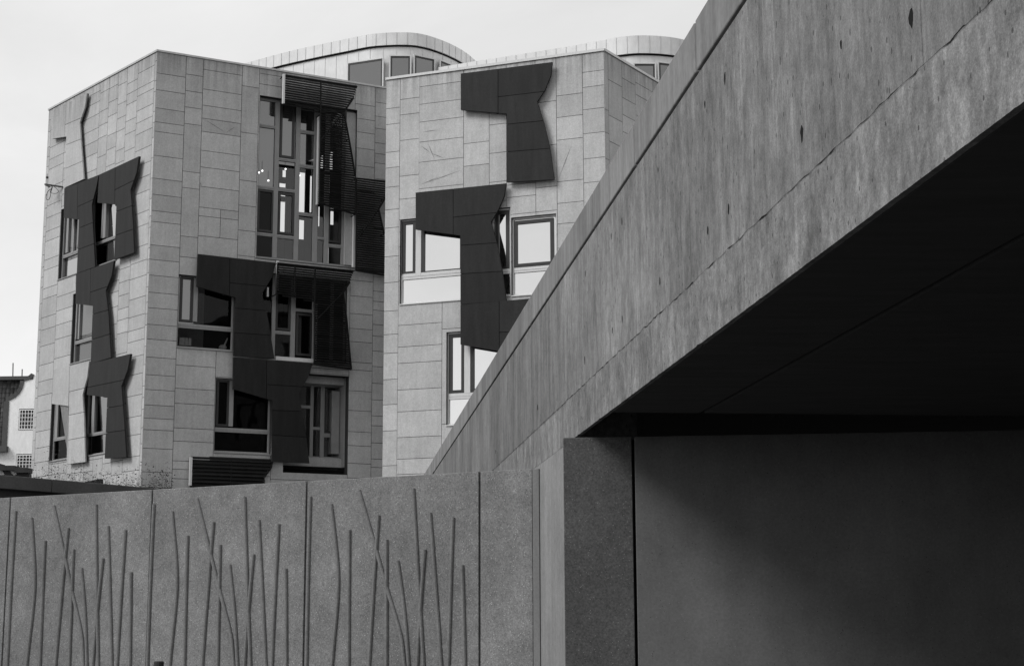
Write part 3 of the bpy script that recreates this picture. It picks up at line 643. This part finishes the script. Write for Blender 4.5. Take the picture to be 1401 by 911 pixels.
# ------------------------------------------------------------------ cast concrete wall with reeds
pR = at_depth(735, 640.5, 15.6); zF = pR.z; pL = on_z(14, 680.3, zF)
Ff = Face(pL, pR - pL)
mMargin = surf('smooth_margin', .175, [(2, (3, 3, .4), .12, .3, .7, 2), (50, (1, 1, 1), .1, .3, .7, 2)], .85, spec=.15)
fence = thing('concrete_wall', 'exposed aggregate concrete wall cast with thin raised reeds in front of the buildings', 'wall', (pL.x, pL.y, 0))
U = lambda x, y=780, d=0.: Ff.uv(x, y, d)[0]
js = [U(9), U(204.5), U(417.3), U(655.9)]
wd = (js[3] - js[0]) / 3
js = [js[0] - 3 * wd, js[0] - 2 * wd, js[0] - wd] + js
uE = U(728.5); uM = U(738)
rods = [  # traced on the third panel
 [(470.5 - 45.5, 679), (422, 790), (419.8, 911)], 
 [(453.5, 689.6), (462.4, 770), (462.4, 820), (454.6, 911)],
 [(478.5, 724.6), (477.8, 820), (477.4, 911)],
 [(491.7, 670.7), (514.2, 748.5), (530.3, 805.6), (548.1, 866), (554.2, 911)],
 [(518.5, 704.6), (513.5, 777), (505.3, 911)],
 [(529.2, 737.8), (529.4, 820), (529.2, 911)],
 [(544.5, 767), (553.5, 834), (559.9, 911)],
 [(566, 668.2), (572.8, 790), (576.5, 850), (580.2, 911)],
 [(581.8, 751.3), (575.6, 834), (571.3, 911)],
 [(588.9, 701.4), (596.3, 798), (604.2, 911)],
 [(620.2, 707.4), (617.1, 800), (614, 911)],
 [(632.7, 772.8), (634.8, 840), (636.6, 911)]]
rodz = [[Ff.uv(x, y) for x, y in r] for r in rods]
def add_rod(mb, pts, du, w=.021, h=.026):
    p = [(u + du, z) for u, z in pts]
    a, b = p[-2], p[-1]; k = (b[1] - .12) / (a[1] - b[1]); p.append((b[0] + (b[0] - a[0]) * k * .8, .12))
    c = catmull([(q[0], q[1], 0) for q in p], 5); rows = []
    for i, q in enumerate(c):
        t = (c[min(i + 1, len(c) - 1)] - c[max(i - 1, 0)]).normalized(); s = V((-t.y, t.x, 0)) * (1 if t.y < 0 else -1)
        s = V((abs(s.x), s.y * (1 if s.x > 0 else -1), 0))
        row = [Ff.p(q.x + s.x * a_, q.y + s.y * a_, d_) for a_, d_ in ((-w, -.004), (-w * .92, h * .62), (-w * .45, h), (w * .45, h), (w * .92, h * .62), (w, -.004))]
        rows.append(row)
    i0 = len(mb.v)
    for r in rows: mb.v += r
    for i in range(len(rows) - 1):
        for k in range(5):
            mb.f.append((i0 + i * 6 + k, i0 + i * 6 + k + 1, i0 + i * 6 + 7 + k, i0 + i * 6 + 6 + k)); mb.t.append(.5)
    mb.f.append(tuple(i0 + k for k in range(6))); mb.t.append(.5)
ends = js + [uE]
for i in range(len(js)):
    a = js[i] + .011; b = ends[i + 1] - (.011 if i + 1 < len(js) else 0)
    mb = MB(); mb.box(Ff, a, b, 0, zF, -.22, 0, random.uniform(.3, .75))
    pn = mb.build('wall_panel', mAgg, fence, bevel=.006)
    if 2 <= i <= 5:
        for k, rz in enumerate(rodz):
            rb = MB(); add_rod(rb, rz, (i - 5) * wd, h=.026 + .001 * (k % 3))
            rb.build('reed', mRod, pn, smooth=False)
mb = MB(); mb.box(Ff, uE + .002, uM - .001, 0, zF - .003, -.22, -.004); mb.build('end_margin', mMargin, fence, bevel=.004)
mb = MB(); mb.box(Ff, js[0], uM - .02, 0, zF - .02, -.19, -.05); mb.build('joint_backing', mHole, fence)

# ------------------------------------------------------------------ concrete footbridge
qv = az_dir(468)
P0 = at_depth(738.2, 640.5, 15.62)
Fp = Face(P0, -qv)
zs = (Fp.uv(1100, 366.5)[1] + Fp.uv(1300, 216)[1] + Fp.uv(900, 514)[1]) / 3
zc = Fp.uv(935, 400)[1]; zg = Fp.uv(855, 250)[1]; zt = Fp.uv(819, 250)[1]
uf = -32.; un = 24.
br = thing('concrete_bridge', 'board marked concrete footbridge rising overhead at right with a weathered parapet and dark underside', 'footbridge', (P0.x, P0.y, 0))
uj = Fp.uv(767, 450)[0]
up_ = Fp.uv(776, 598)[0] + .02                     # near end of the wall that carries the bridge
TH = -.62
mConcN = surf('damp_concrete', .165, [(1.0, (6, 9, .28), .14, .3, .7, 1), (4.5, (9, 9, .30), .10, .3, .7, 4), (1.1, (1.5, 1.5, .8), .20, .3, .7, 32), (3.5, (2, 2, .8), .14, .3, .7, 17), (22, (1, 1, .7), .14, .3, .7, 5), (110, (1, 1, 1), .22, .3, .7, 6)], .85, speck=(48, .0, .0, .045, .55), bump=(40, .7, .006, (1, 1, .6)), spec=.12)
mb = MB(); mb.box(Fp, uf, uj - .003, zc + .001, zg - .015, TH, 0); p1 = mb.build('parapet_face', mConcD, br, bevel=.003); p1['label'] = 'darker streaked stretch of the parapet face'
uk = Fp.uv(1262, 60)[0]
mb = MB(); mb.box(Fp, uk + .002, un, zc + .001, zg - .015, TH, .001); p3 = mb.build('parapet_face', mConcN, br, bevel=.003)
mb = MB(); mb.box(Fp, uj + .003, uk - .002, zc + .001, zg - .015, TH, .002); p2 = mb.build('parapet_face', mConc, br, bevel=.003)
mb = MB(); mb.box(Fp, uf, un, zg - .015, zg + .013, TH + .03, -.05); mb.build('shadow_groove', mHole, br)
cj = [uf] + [Fp.uv(x, y)[0] for x, y in ((660, 560), (725, 440), (811.5, 300), (868, 200), (951.8, 60))] + [un]
cj = sorted(cj + [Fp.uv(951.8, 60)[0] + 3.2])
cp_ = MB()
for a, b in zip(cj[:-1], cj[1:]): cp_.box(Fp, a + .018, b - .018, zg + .013, zt, TH - .01, .004, random.random())
mb = MB(); mb.box(Fp, uf, un, zg + .014, zt - .03, TH + .02, -.02); mb.build('coping_joint', mStain, br)
mCop2 = surf('weathered_parapet_coping', .172, [(1.2, (7, 7, .25), .20, .3, .7, 41), (1.1, (1, 1.5, .7), .26, .35, .65, 2), (35, (1, 1, .5), .12, .3, .7, 5)], .8, tone=.2, bump=(22, .3, .005, (1, 1, .35)))
cp_.build('parapet_coping', mCop2, br, bevel=.01)
random.seed(12); edge = []; u = up_
while u < un:
    edge.append((u, zs + abs(random.gauss(0, .0008)) + (random.uniform(.002, .007) if random.random() < .03 else 0))); u += random.uniform(.015, .06)
edge.append((un, zs))
mb = MB(); mb.poly(Fp, [(up_, zc - .001)] + edge + [(un, zc - .001)], -.024, .006); lb = mb.build('lower_band', mConcL, br)
mb = MB(); mb.box(Fp, uf, up_ - .0, zs - .0, zc - .001, TH, .0); mb.build('lower_band', mConcL, br)
mb = MB(); mb.box(Fp, uf, up_, 0, zs - .0, TH, 0.0); mb.build('pier_or_shade_wall', mPier, br, bevel=.006)
# ragged day joint between the two pours
ck = MB(); random.seed(3); u = -28.; pts = []
while u < 15: pts.append((u, random.gauss(0, .0035), .0008 + max(0, random.gauss(.0006, .0016)))); u += random.uniform(.02, .10)
for (a, b) in zip(pts[:-1], pts[1:]):
    ck.face([Fp.p(a[0], zc + a[1] - a[2], .0085), Fp.p(b[0], zc + b[1] - b[2], .0085), Fp.p(b[0], zc + b[1] + b[2], .0085), Fp.p(a[0], zc + a[1] + a[2], .0085)])
ck.build('day_joint', mHole, br)
# tie holes: flat dark discs, the shade inside them painted on
for (x, y, s) in ((1096.5, 181, 1.3), (1245.6, 24, 1.3), (991.3, 105.4, 1), (964, 142.7, .8), (996.4, 285, 1), (968, 314.5, 1), (902.5, 384.5, 1), (850.7, 302.7, 1), (836, 322.4, .9), (800.6, 373, .9), (851, 435.7, .9), (837.5, 451, .8), (799.7, 491.5, 1.2), (735.2, 556.5, 1.2), (1099, 318, .8), (900, 232, .6), (678, 617, .8), (1150, 60, .6)):
    u, z = Fp.uv(x, y, .004); h = MB(); n = 9; rr = []
    for k in range(n):
        t = 2 * math.pi * k / n; q = random.uniform(.8, 1.2)
        rr.append((u + .015 * s * q * math.sin(t), z + .024 * s * q * math.cos(t) - (.018 * s * random.random() if abs(t - math.pi) < .5 else 0)))
    h.poly(Fp, rr, -.01, .0035); h.build('tie_hole', mHole, p1 if x < 767 else p2)
# unseen wall added along the bridge edge to keep light out beneath
un_ = Fp.uv(1401, 400)[0] + 1.6
mb = MB(); mb.box(Fp, un_, un, 0, zs, TH, -.03); mb.build('pier_or_shade_wall', mPier, br)
# deck and soffit
def d_on_soffit(x, y):
    p = on_z(x, y, zs); return (p - Fp.P).dot(Fp.n), (p - Fp.P).dot(Fp.u)
dj = (d_on_soffit(1300, 377)[0] + d_on_soffit(1100, 490)[0]) / 2
u11 = d_on_soffit(1100, 567)[1]
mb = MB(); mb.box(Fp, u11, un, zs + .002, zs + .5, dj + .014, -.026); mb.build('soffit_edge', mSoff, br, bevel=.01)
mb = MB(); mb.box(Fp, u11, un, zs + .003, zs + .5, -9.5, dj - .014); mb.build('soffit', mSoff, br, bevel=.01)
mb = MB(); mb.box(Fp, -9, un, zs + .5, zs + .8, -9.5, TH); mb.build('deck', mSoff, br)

# ------------------------------------------------------------------ walls under the bridge
uw, zw0 = Fp.uv(800, 597.3, .006)
pw = Fp.p(uw, 0, .006)
Fw = Face(pw, az_dir(-16800) * -1)
zp = Fw.uv(800, 598.2)[1] 
un1 = thing('concrete_wall', 'shaded wall of smooth concrete panels under the footbridge with a black open joint', 'wall', (pw.x, pw.y, 0))
a = Fw.uv(771.8, 750)[0]; b = Fw.uv(866.6, 750)[0]; c = Fw.uv(870.4, 750)[0]
zq = min(zp, zs - .004)
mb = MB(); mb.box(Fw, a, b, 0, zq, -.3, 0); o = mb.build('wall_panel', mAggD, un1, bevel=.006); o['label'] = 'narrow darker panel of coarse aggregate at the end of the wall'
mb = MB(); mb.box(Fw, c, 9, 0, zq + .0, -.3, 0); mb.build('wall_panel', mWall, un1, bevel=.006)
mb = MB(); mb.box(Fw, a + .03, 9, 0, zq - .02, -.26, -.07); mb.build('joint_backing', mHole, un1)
sw = thing('side_wall', 'unseen plain wall added at the far side of the underpass to darken it', 'wall', Fp.p(2, 0, -7.0))
mb = MB(); mb.box(Fp, -.5, un, 0, zs, -7.4, -7.0); mb.build('wall_panel', mSoff, sw)  # out of view, added to darken the space under the bridge

# ------------------------------------------------------------------ slim post in front of the reed wall
pp = on_z(217.5, 905, 1.19) if False else at_depth(217.5, 903.8, 12.2)
post = thing('post', 'slim pale post with a dark cap standing in front of the reed wall', 'post', (pp.x, pp.y, 0))
mb = MB(); mb.bar((pp.x, pp.y, 0), (pp.x, pp.y, pp.z - .05), .026, 12); mb.build('shaft', mFrameW, post)
mb = MB(); mb.bar((pp.x, pp.y, pp.z - .05), (pp.x, pp.y, pp.z - .006), .038, 12); mb.bar((pp.x, pp.y, pp.z - .006), (pp.x, pp.y, pp.z), .038, 12, .032); mb.build('cap', mIron, post, smooth=False)

# ------------------------------------------------------------------ long low wall behind the reed wall
ql = at_depth(0, 649.2, 23.0); zL = ql.z
qr = on_z(205, 667, zL)
Fl = Face(ql, qr - ql); ur = Fl.uv(205, 667)[0]
lw = thing('low_wall', 'dark stone wall with a deep overhanging coping behind the reed wall', 'wall', (ql.x, ql.y, 0))
e1 = Fl.uv(71.3, 665)[0]; zb_ = Fl.uv(40, 671)[1]
mb = MB(); 
for (s, t) in ((-6, e1 - 4.4), (e1 - 4.39, e1 - 2.2), (e1 - 2.19, e1 - .006), (e1 + .006, e1 + 2.2), (e1 + 2.21, e1 + 4.4), (e1 + 4.41, ur + 3)): mb.box(Fl, s, t, zb_, zL, -.5, 0, random.random())
mb.build('coping', mStain, lw, bevel=.01)
mb = MB(); mb.box(Fl, -6, ur + 3, 0, zb_ - .002, -.42, -.12); mb.build('wall_body', mGround, lw)

# dark arched glazed roof just showing over the low wall
qg = at_depth(10, 645, 29.0); Fg = Face(qg, V((1, 0, 0)))
gc = thing('glazed_shelter', 'low dark shelter roof with small pale panes showing above the low wall', 'shelter', (qg.x, qg.y, 0))
g0 = [Fg.uv(x, y) for x, y in ((-40, 632), (-20, 634), (0, 636.6), (20, 639.4), (38, 642.6))]
mb = MB()
for a_, b_ in zip(g0[:-1], g0[1:]): mb.box(Fg, a_[0], b_[0], b_[1] - .05, a_[1], -.3, 0); mb.box(Fg, a_[0], b_[0] - .0, 0, b_[1] - .06, -.25, -.10, .3)
mb.build('roof_frame', mIron, gc)
for pts in (((-22, 643), (-8, 643), (-12, 650), (-18, 650)), ((-4, 642.5), (3, 643), (6, 649), (-4, 650)), ((14, 644), (24.5, 645), (22.5, 649), (19, 650.2), (16, 647.5))):
    mb = MB(); mb.poly(Fg, [Fg.uv(x, y, -.09) for x, y in pts], -.10, -.085); mb.build('pane', mStone, gc)

# ------------------------------------------------------------------ old white house
ph = at_depth(20, 560, 88.0); Fh = Face(ph, V((1, -.06, 0)))
hs = thing('white_house', 'old white harled house with a curved gable and dark pantiled roof at the left edge', 'house', (ph.x, ph.y, 0))
hx = lambda pts, d=0.: [Fh.uv(x, y, d) for x, y in pts]
outl = [(46.5, 514.3), (42.5, 518.2), (38, 520), (33.3, 521.2), (32.5, 526), (30.5, 532), (26.5, 538.5), (21, 543.5), (14, 547.3), (9.3, 549), (8.6, 580), (6.8, 618)]
zg0 = Fh.uv(0, 619)[1]; uL = Fh.uv(-90, 619)[0]; uR_ = Fh.uv(110, 514)[0]
poly = [(uR_, 0), (uR_, Fh.uv(46.5, 514.3)[1])] + hx(outl) + [(uL, zg0), (uL, 0)]
mb = MB(); mb.poly(Fh, poly, -7, 0); hw = mb.build('wall', mHarl, hs)
sk = hx(outl[:10]); mb = MB()
for i in range(len(sk) - 1):
    a_, b_ = V((sk[i][0], sk[i][1], 0)), V((sk[i + 1][0], sk[i + 1][1], 0)); n_ = V((-(b_ - a_).y, (b_ - a_).x, 0)).normalized()
    if n_.x > 0: n_ = -n_
    o_ = n_ * .22
    mb.hexa([Fh.p(a_.x, a_.y, -.4), Fh.p(b_.x, b_.y, -.4), Fh.p(b_.x, b_.y, .05), Fh.p(a_.x, a_.y, .05), Fh.p(a_.x + o_.x, a_.y + o_.y, -.4), Fh.p(b_.x + o_.x, b_.y + o_.y, -.4), Fh.p(b_.x + o_.x, b_.y + o_.y, .05), Fh.p(a_.x + o_.x, a_.y + o_.y, .05)])
a_, b_ = hx([(9, 549), (6.2, 616)]); mb.box(Fh, b_[0] - .18, b_[0] + .12, b_[1], a_[1], -.3, .045); mb.box(Fh, b_[0] - 6, b_[0] + .22, b_[1] - .1, b_[1] + .22, -.1, .35)
mb.build('skew_coping', mStain, hs)
rt_ = MB(); random.seed(5)
zr = Fh.uv(20, 516.5)[1]; ze = zg0 + .1; ua = Fh.uv(-90, 560)[0]; ub = Fh.uv(45, 516)[0]; nC = int((ub - ua) / .23); nR = 15
lineu = lambda z: min([ub] + [sk[i][0] + (sk[i + 1][0] - sk[i][0]) * (z - sk[i][1]) / (sk[i + 1][1] - sk[i][1]) for i in range(len(sk) - 1) if min(sk[i][1], sk[i + 1][1]) <= z <= max(sk[i][1], sk[i + 1][1]) and abs(sk[i][1] - sk[i + 1][1]) > 1e-5] or [ub])
ue = Fh.uv(7, 590)[0]
for r_ in range(nR):
    za = ze + (zr - ze) * r_ / nR; zb2 = ze + (zr - ze) * (r_ + 1.15) / nR
    lim = lineu((za + zb2) / 2) if (za + zb2) / 2 > sk[9][1] else ue
    for c_ in range(nC + 40):
        u0 = ub - .23 * (c_ + 1) - (zr - za) * -.0
        if u0 + .2 > lim or u0 < ua: continue
        dd = .32 - .30 * r_ / nR; tn = random.random()
        P = []
        for zz, dz in ((za, .035), (zb2, 0)):
            for k in range(5):
                t = k / 4; P.append(Fh.p(u0 + .23 * t, zz, dd + dz + .05 * math.sin(math.pi * t) - (0 if zz == za else .02) - .38))
        i0 = len(rt_.v); rt_.v += P
        for k in range(4): rt_.f.append((i0 + k, i0 + k + 1, i0 + k + 6, i0 + k + 5)); rt_.t.append(tn)
bkp = MB(); bkp.poly(Fh, [(ua, ze), (ue, ze)] + [(lineu(z) - .02, z) for z in [sk[9][1] + .05 + (zr - sk[9][1] - .1) * k / 8 for k in range(9)]] + [(ua, zr)], -3, -.42)
rfh = bkp.build('roof', mIron, hs); rt_.build('roof_tiles', mTile, rfh)
mb = MB(); mb.box(Fh, ua, Fh.uv(45.6, 515)[0], zr - .12, Fh.uv(20, 514.5)[1], -.9, .02); mb.build('ridge', mStain, hs)
for (x0, y0, x1, y1) in ((27, 560.3, 46, 587.2), (23.2, 622, 44, 644)):
    r = rect(Fh, x0, y0, x1, y1); m = MB(); ring(m, Fh, r, .05, .005, .03)
    w_, h_ = r[1] - r[0], r[3] - r[2]
    for k in range(1, 5): m.box(Fh, r[0] + w_ * k / 5 - .015, r[0] + w_ * k / 5 + .015, r[2], r[3], .006, .025)
    for k in range(1, 5): m.box(Fh, r[0], r[1], r[2] + h_ * k / 5 - .015, r[2] + h_ * k / 5 + .015, .008, .022)
    wn = m.build('window', mWhite, hs); m = MB(); m.box(Fh, r[0] - .03, r[1] + .03, r[2] - .03, r[3] + .05, .001, .004); m.build('pane', mIron, wn)
for x, y in ((17.9, 496.5), (30.4, 505)):
    a_ = Fh.uv(x, y, -3); b_ = Fh.uv(x - .4, 518, -3); m = MB(); m.bar(Fh.p(*b_, -3), Fh.p(*a_, -3), .035, 6); m.build('chimney_rod', mIron, hs)

# ------------------------------------------------------------------ wire arm with cable loops on the left block
an = thing('wall_bracket', 'dark iron arm with loose cable loops fixed to the left edge of the pale facade', 'bracket', A.p(A.uv(85, 256)[0], A.uv(85, 256)[1], 0))
W = lambda x, y, d=.45: A.p(*A.uv(x, y, d), d)
mb = MB(); mb.bar(W(85.5, 256, .02), W(61.3, 252.3), .032, 8); mb.bar(W(64.3, 254), W(64.5, 238), .012, 6); mb.ball(W(64.6, 243), .05); mb.bar(W(68, 255.5), W(61.3, 252.5), .02, 6); mb.bar(W(62, 253.5), W(67, 256), .02, 6); mb.build('arm', mIron, an)
def cable(pts, nm='cable'):
    c = catmull([W(x, y, .3) for x, y in pts], 5); m = MB()
    for a_, b_ in zip(c[:-1], c[1:]): m.bar(a_, b_, .011, 5)
    m.build(nm, mIron, an)
cable([(71.5, 255), (69, 262), (69.5, 264), (76, 265), (80, 262), (76, 257), (73, 255)])
cable([(71, 258), (65.5, 262), (63.3, 268), (63.5, 272.5), (66, 273.5), (68.5, 270), (70, 262), (72, 256)])

# ------------------------------------------------------------------ bare shrubs with small leaves at the foot of the left block
def shrub(F, xs, ybase, htop, label, n, d=.9, seed=1):
    random.seed(seed)
    u0 = F.uv(xs[0], ybase, d)[0]; u1 = F.uv(xs[1], ybase, d)[0]; zb = F.uv((xs[0] + xs[1]) / 2, ybase, d)[1]
    o = F.p((u0 + u1) / 2, 0, d); s = thing('shrub', label, 'shrub', o, 'shrubs at the foot of the left block')
    st = MB(); lf = MB()
    for k in range(n):
        u = random.uniform(u0, u1); top = zb + abs(random.gauss(0, 1)) * htop * .5
        p = F.p(u + random.uniform(-.3, .3), max(0, zb - 2.5), d + random.uniform(-.3, .3)); q = F.p(u, top, d + random.uniform(-.4, .4))
        m = (p + q) / 2 + V((random.uniform(-.1, .1), 0, 0)); st.bar(p, m, .004, 4); st.bar(m, q, .003, 4, .001)
        for j in range(11):
            t = random.random() ** .6; c = m + (q - m) * t + V((random.gauss(0, .10), random.gauss(0, .10), random.gauss(0, .06)))
            a_ = random.uniform(0, 6.3); l = random.uniform(.02, .042); x_ = V((math.cos(a_), math.sin(a_), random.uniform(-.6, .6))) * l; y_ = V((-math.sin(a_), math.cos(a_), random.uniform(-.8, .8))) * l * .55
            lf.face([c - x_, c - y_, c + x_, c + y_])
    so = st.build('stem', mLeaf, s); lf.build('foliage', mLeaf, s)
shrub(A, (40, 110), 660, .8, 'sparse small leaved shrub under the leftmost low window', 120, seed=1)
shrub(A, (104, 186), 668, .7, 'low twiggy shrub below the last black panel of the pale facade', 190, seed=2)
shrub(B, (188, 236), 668, .7, 'short twiggy shrub at the foot of the sharp stone corner', 110, seed=3)

# ------------------------------------------------------------------ unseen building added to shade face B and darken its reflections
nb = thing('unseen_shade_building', 'unseen plain stone building added beyond the footbridge to shade the left block', 'building', (22, 26, 0))
Fn = Face(V((15.5, 4, 0)), V((0, 1, 0)))
Fn.n = V((-1, 0, 0))
nh = [(3 + 3.4 * i, 4.6 + 3.4 * i, 1.2 + 3.3 * j, 3.0 + 3.3 * j) for i in range(12) for j in range(5)]
mb = MB()
us = sorted({0, 44} | {h[0] for h in nh} | {h[1] for h in nh})
for a_, b_ in zip(us[:-1], us[1:]):
    for q in subtract((a_, b_, 0, 17.5), nh): mb.box(Fn, *q, -.4, 0)
nw = mb.build('wall', mDusk, nb)
for h in nh:
    m = MB(); ring(m, Fn, h, .07, -.2, -.12); m.box(Fn, (h[0] + h[1]) / 2 - .03, (h[0] + h[1]) / 2 + .03, h[2], h[3], -.19, -.125); w_ = m.build('window', mCase, nb)
    m = MB(); m.box(Fn, h[0], h[1], h[2], h[3], -.3, -.21); m.build('pane', gGrey, w_)
mb = MB(); mb.wbox(15.9, 30, 4, 48, 0, 17.3); mb.wbox(15.3, 30.2, 3.8, 48.2, 17.51, 17.8); mb.build('roof', mStain, nb)

# ------------------------------------------------------------------ ground
g = MB(); g.face([(-600, -600, 0), (600, -600, 0), (600, 900, 0), (-600, 900, 0)]); go = g.build('ground', mGround); tag(go, None, None, None, 'structure')

# ------------------------------------------------------------------ light
SUN_AZ, SUN_EL = -119.0, 44.0                        # azimuth from the viewing direction, + to the right
az = math.radians(SUN_AZ); el = math.radians(SUN_EL)
sd_ = V((math.sin(az) * math.cos(el), math.cos(az) * math.cos(el), math.sin(el)))
sl = bpy.data.lights.new('sun', 'SUN'); sl.energy = 2.45; sl.angle = math.radians(24); sl.color = (1, 1, 1)
so = bpy.data.objects.new('sun', sl); COL.objects.link(so); so.rotation_euler = sd_.to_track_quat('Z', 'Y').to_euler()
wd_ = bpy.data.worlds.new('World'); S.world = wd_; wd_.use_nodes = True; nt = wd_.node_tree; nt.nodes.clear()
ow = nt.nodes.new('ShaderNodeOutputWorld'); bg = nt.nodes.new('ShaderNodeBackground')
sky = nt.nodes.new('ShaderNodeTexSky'); sky.sky_type = 'NISHITA'; sky.sun_disc = False; sky.sun_elevation = el; sky.sun_rotation = az
sky.air_density = 1; sky.dust_density = 3
bw = nt.nodes.new('ShaderNodeRGBToBW'); nt.links.new(sky.outputs[0], bw.inputs[0])
co = nd(nt, 'ShaderNodeTexCoord').outputs['Generated']
n1 = noise(nt, co, 2.6, (1, 1, 2.2), 6, .55, (3.3, 1.2, .4), .4)
cl = mrange(nt, n1, .32, .66, 8.1, 9.8)                 # overcast cloud sheet (times strength 0.1)
sx = nd(nt, 'ShaderNodeSeparateXYZ'); nt.links.new(co, sx.inputs[0])
lowb = mrange(nt, sx.outputs[2], 0.0, .35, 1.12, .985); cl = mth(nt, 'MULTIPLY', cl, lowb)
mx = nt.nodes.new('ShaderNodeMix'); mx.inputs[0].default_value = .93
nt.links.new(bw.outputs[0], mx.inputs[2]); nt.links.new(cl, mx.inputs[3]); nt.links.new(mx.outputs[0], bg.inputs[0]); bg.inputs[1].default_value = .1
nt.links.new(bg.outputs[0], ow.inputs[0])
S.view_settings.view_transform = 'Standard'; S.view_settings.look = 'None'; S.view_settings.exposure = 0; S.view_settings.gamma = 1
S.cycles.use_denoising = True; S.cycles.max_bounces = 6; S.cycles.diffuse_bounces = 4
S.render.film_transparent = False
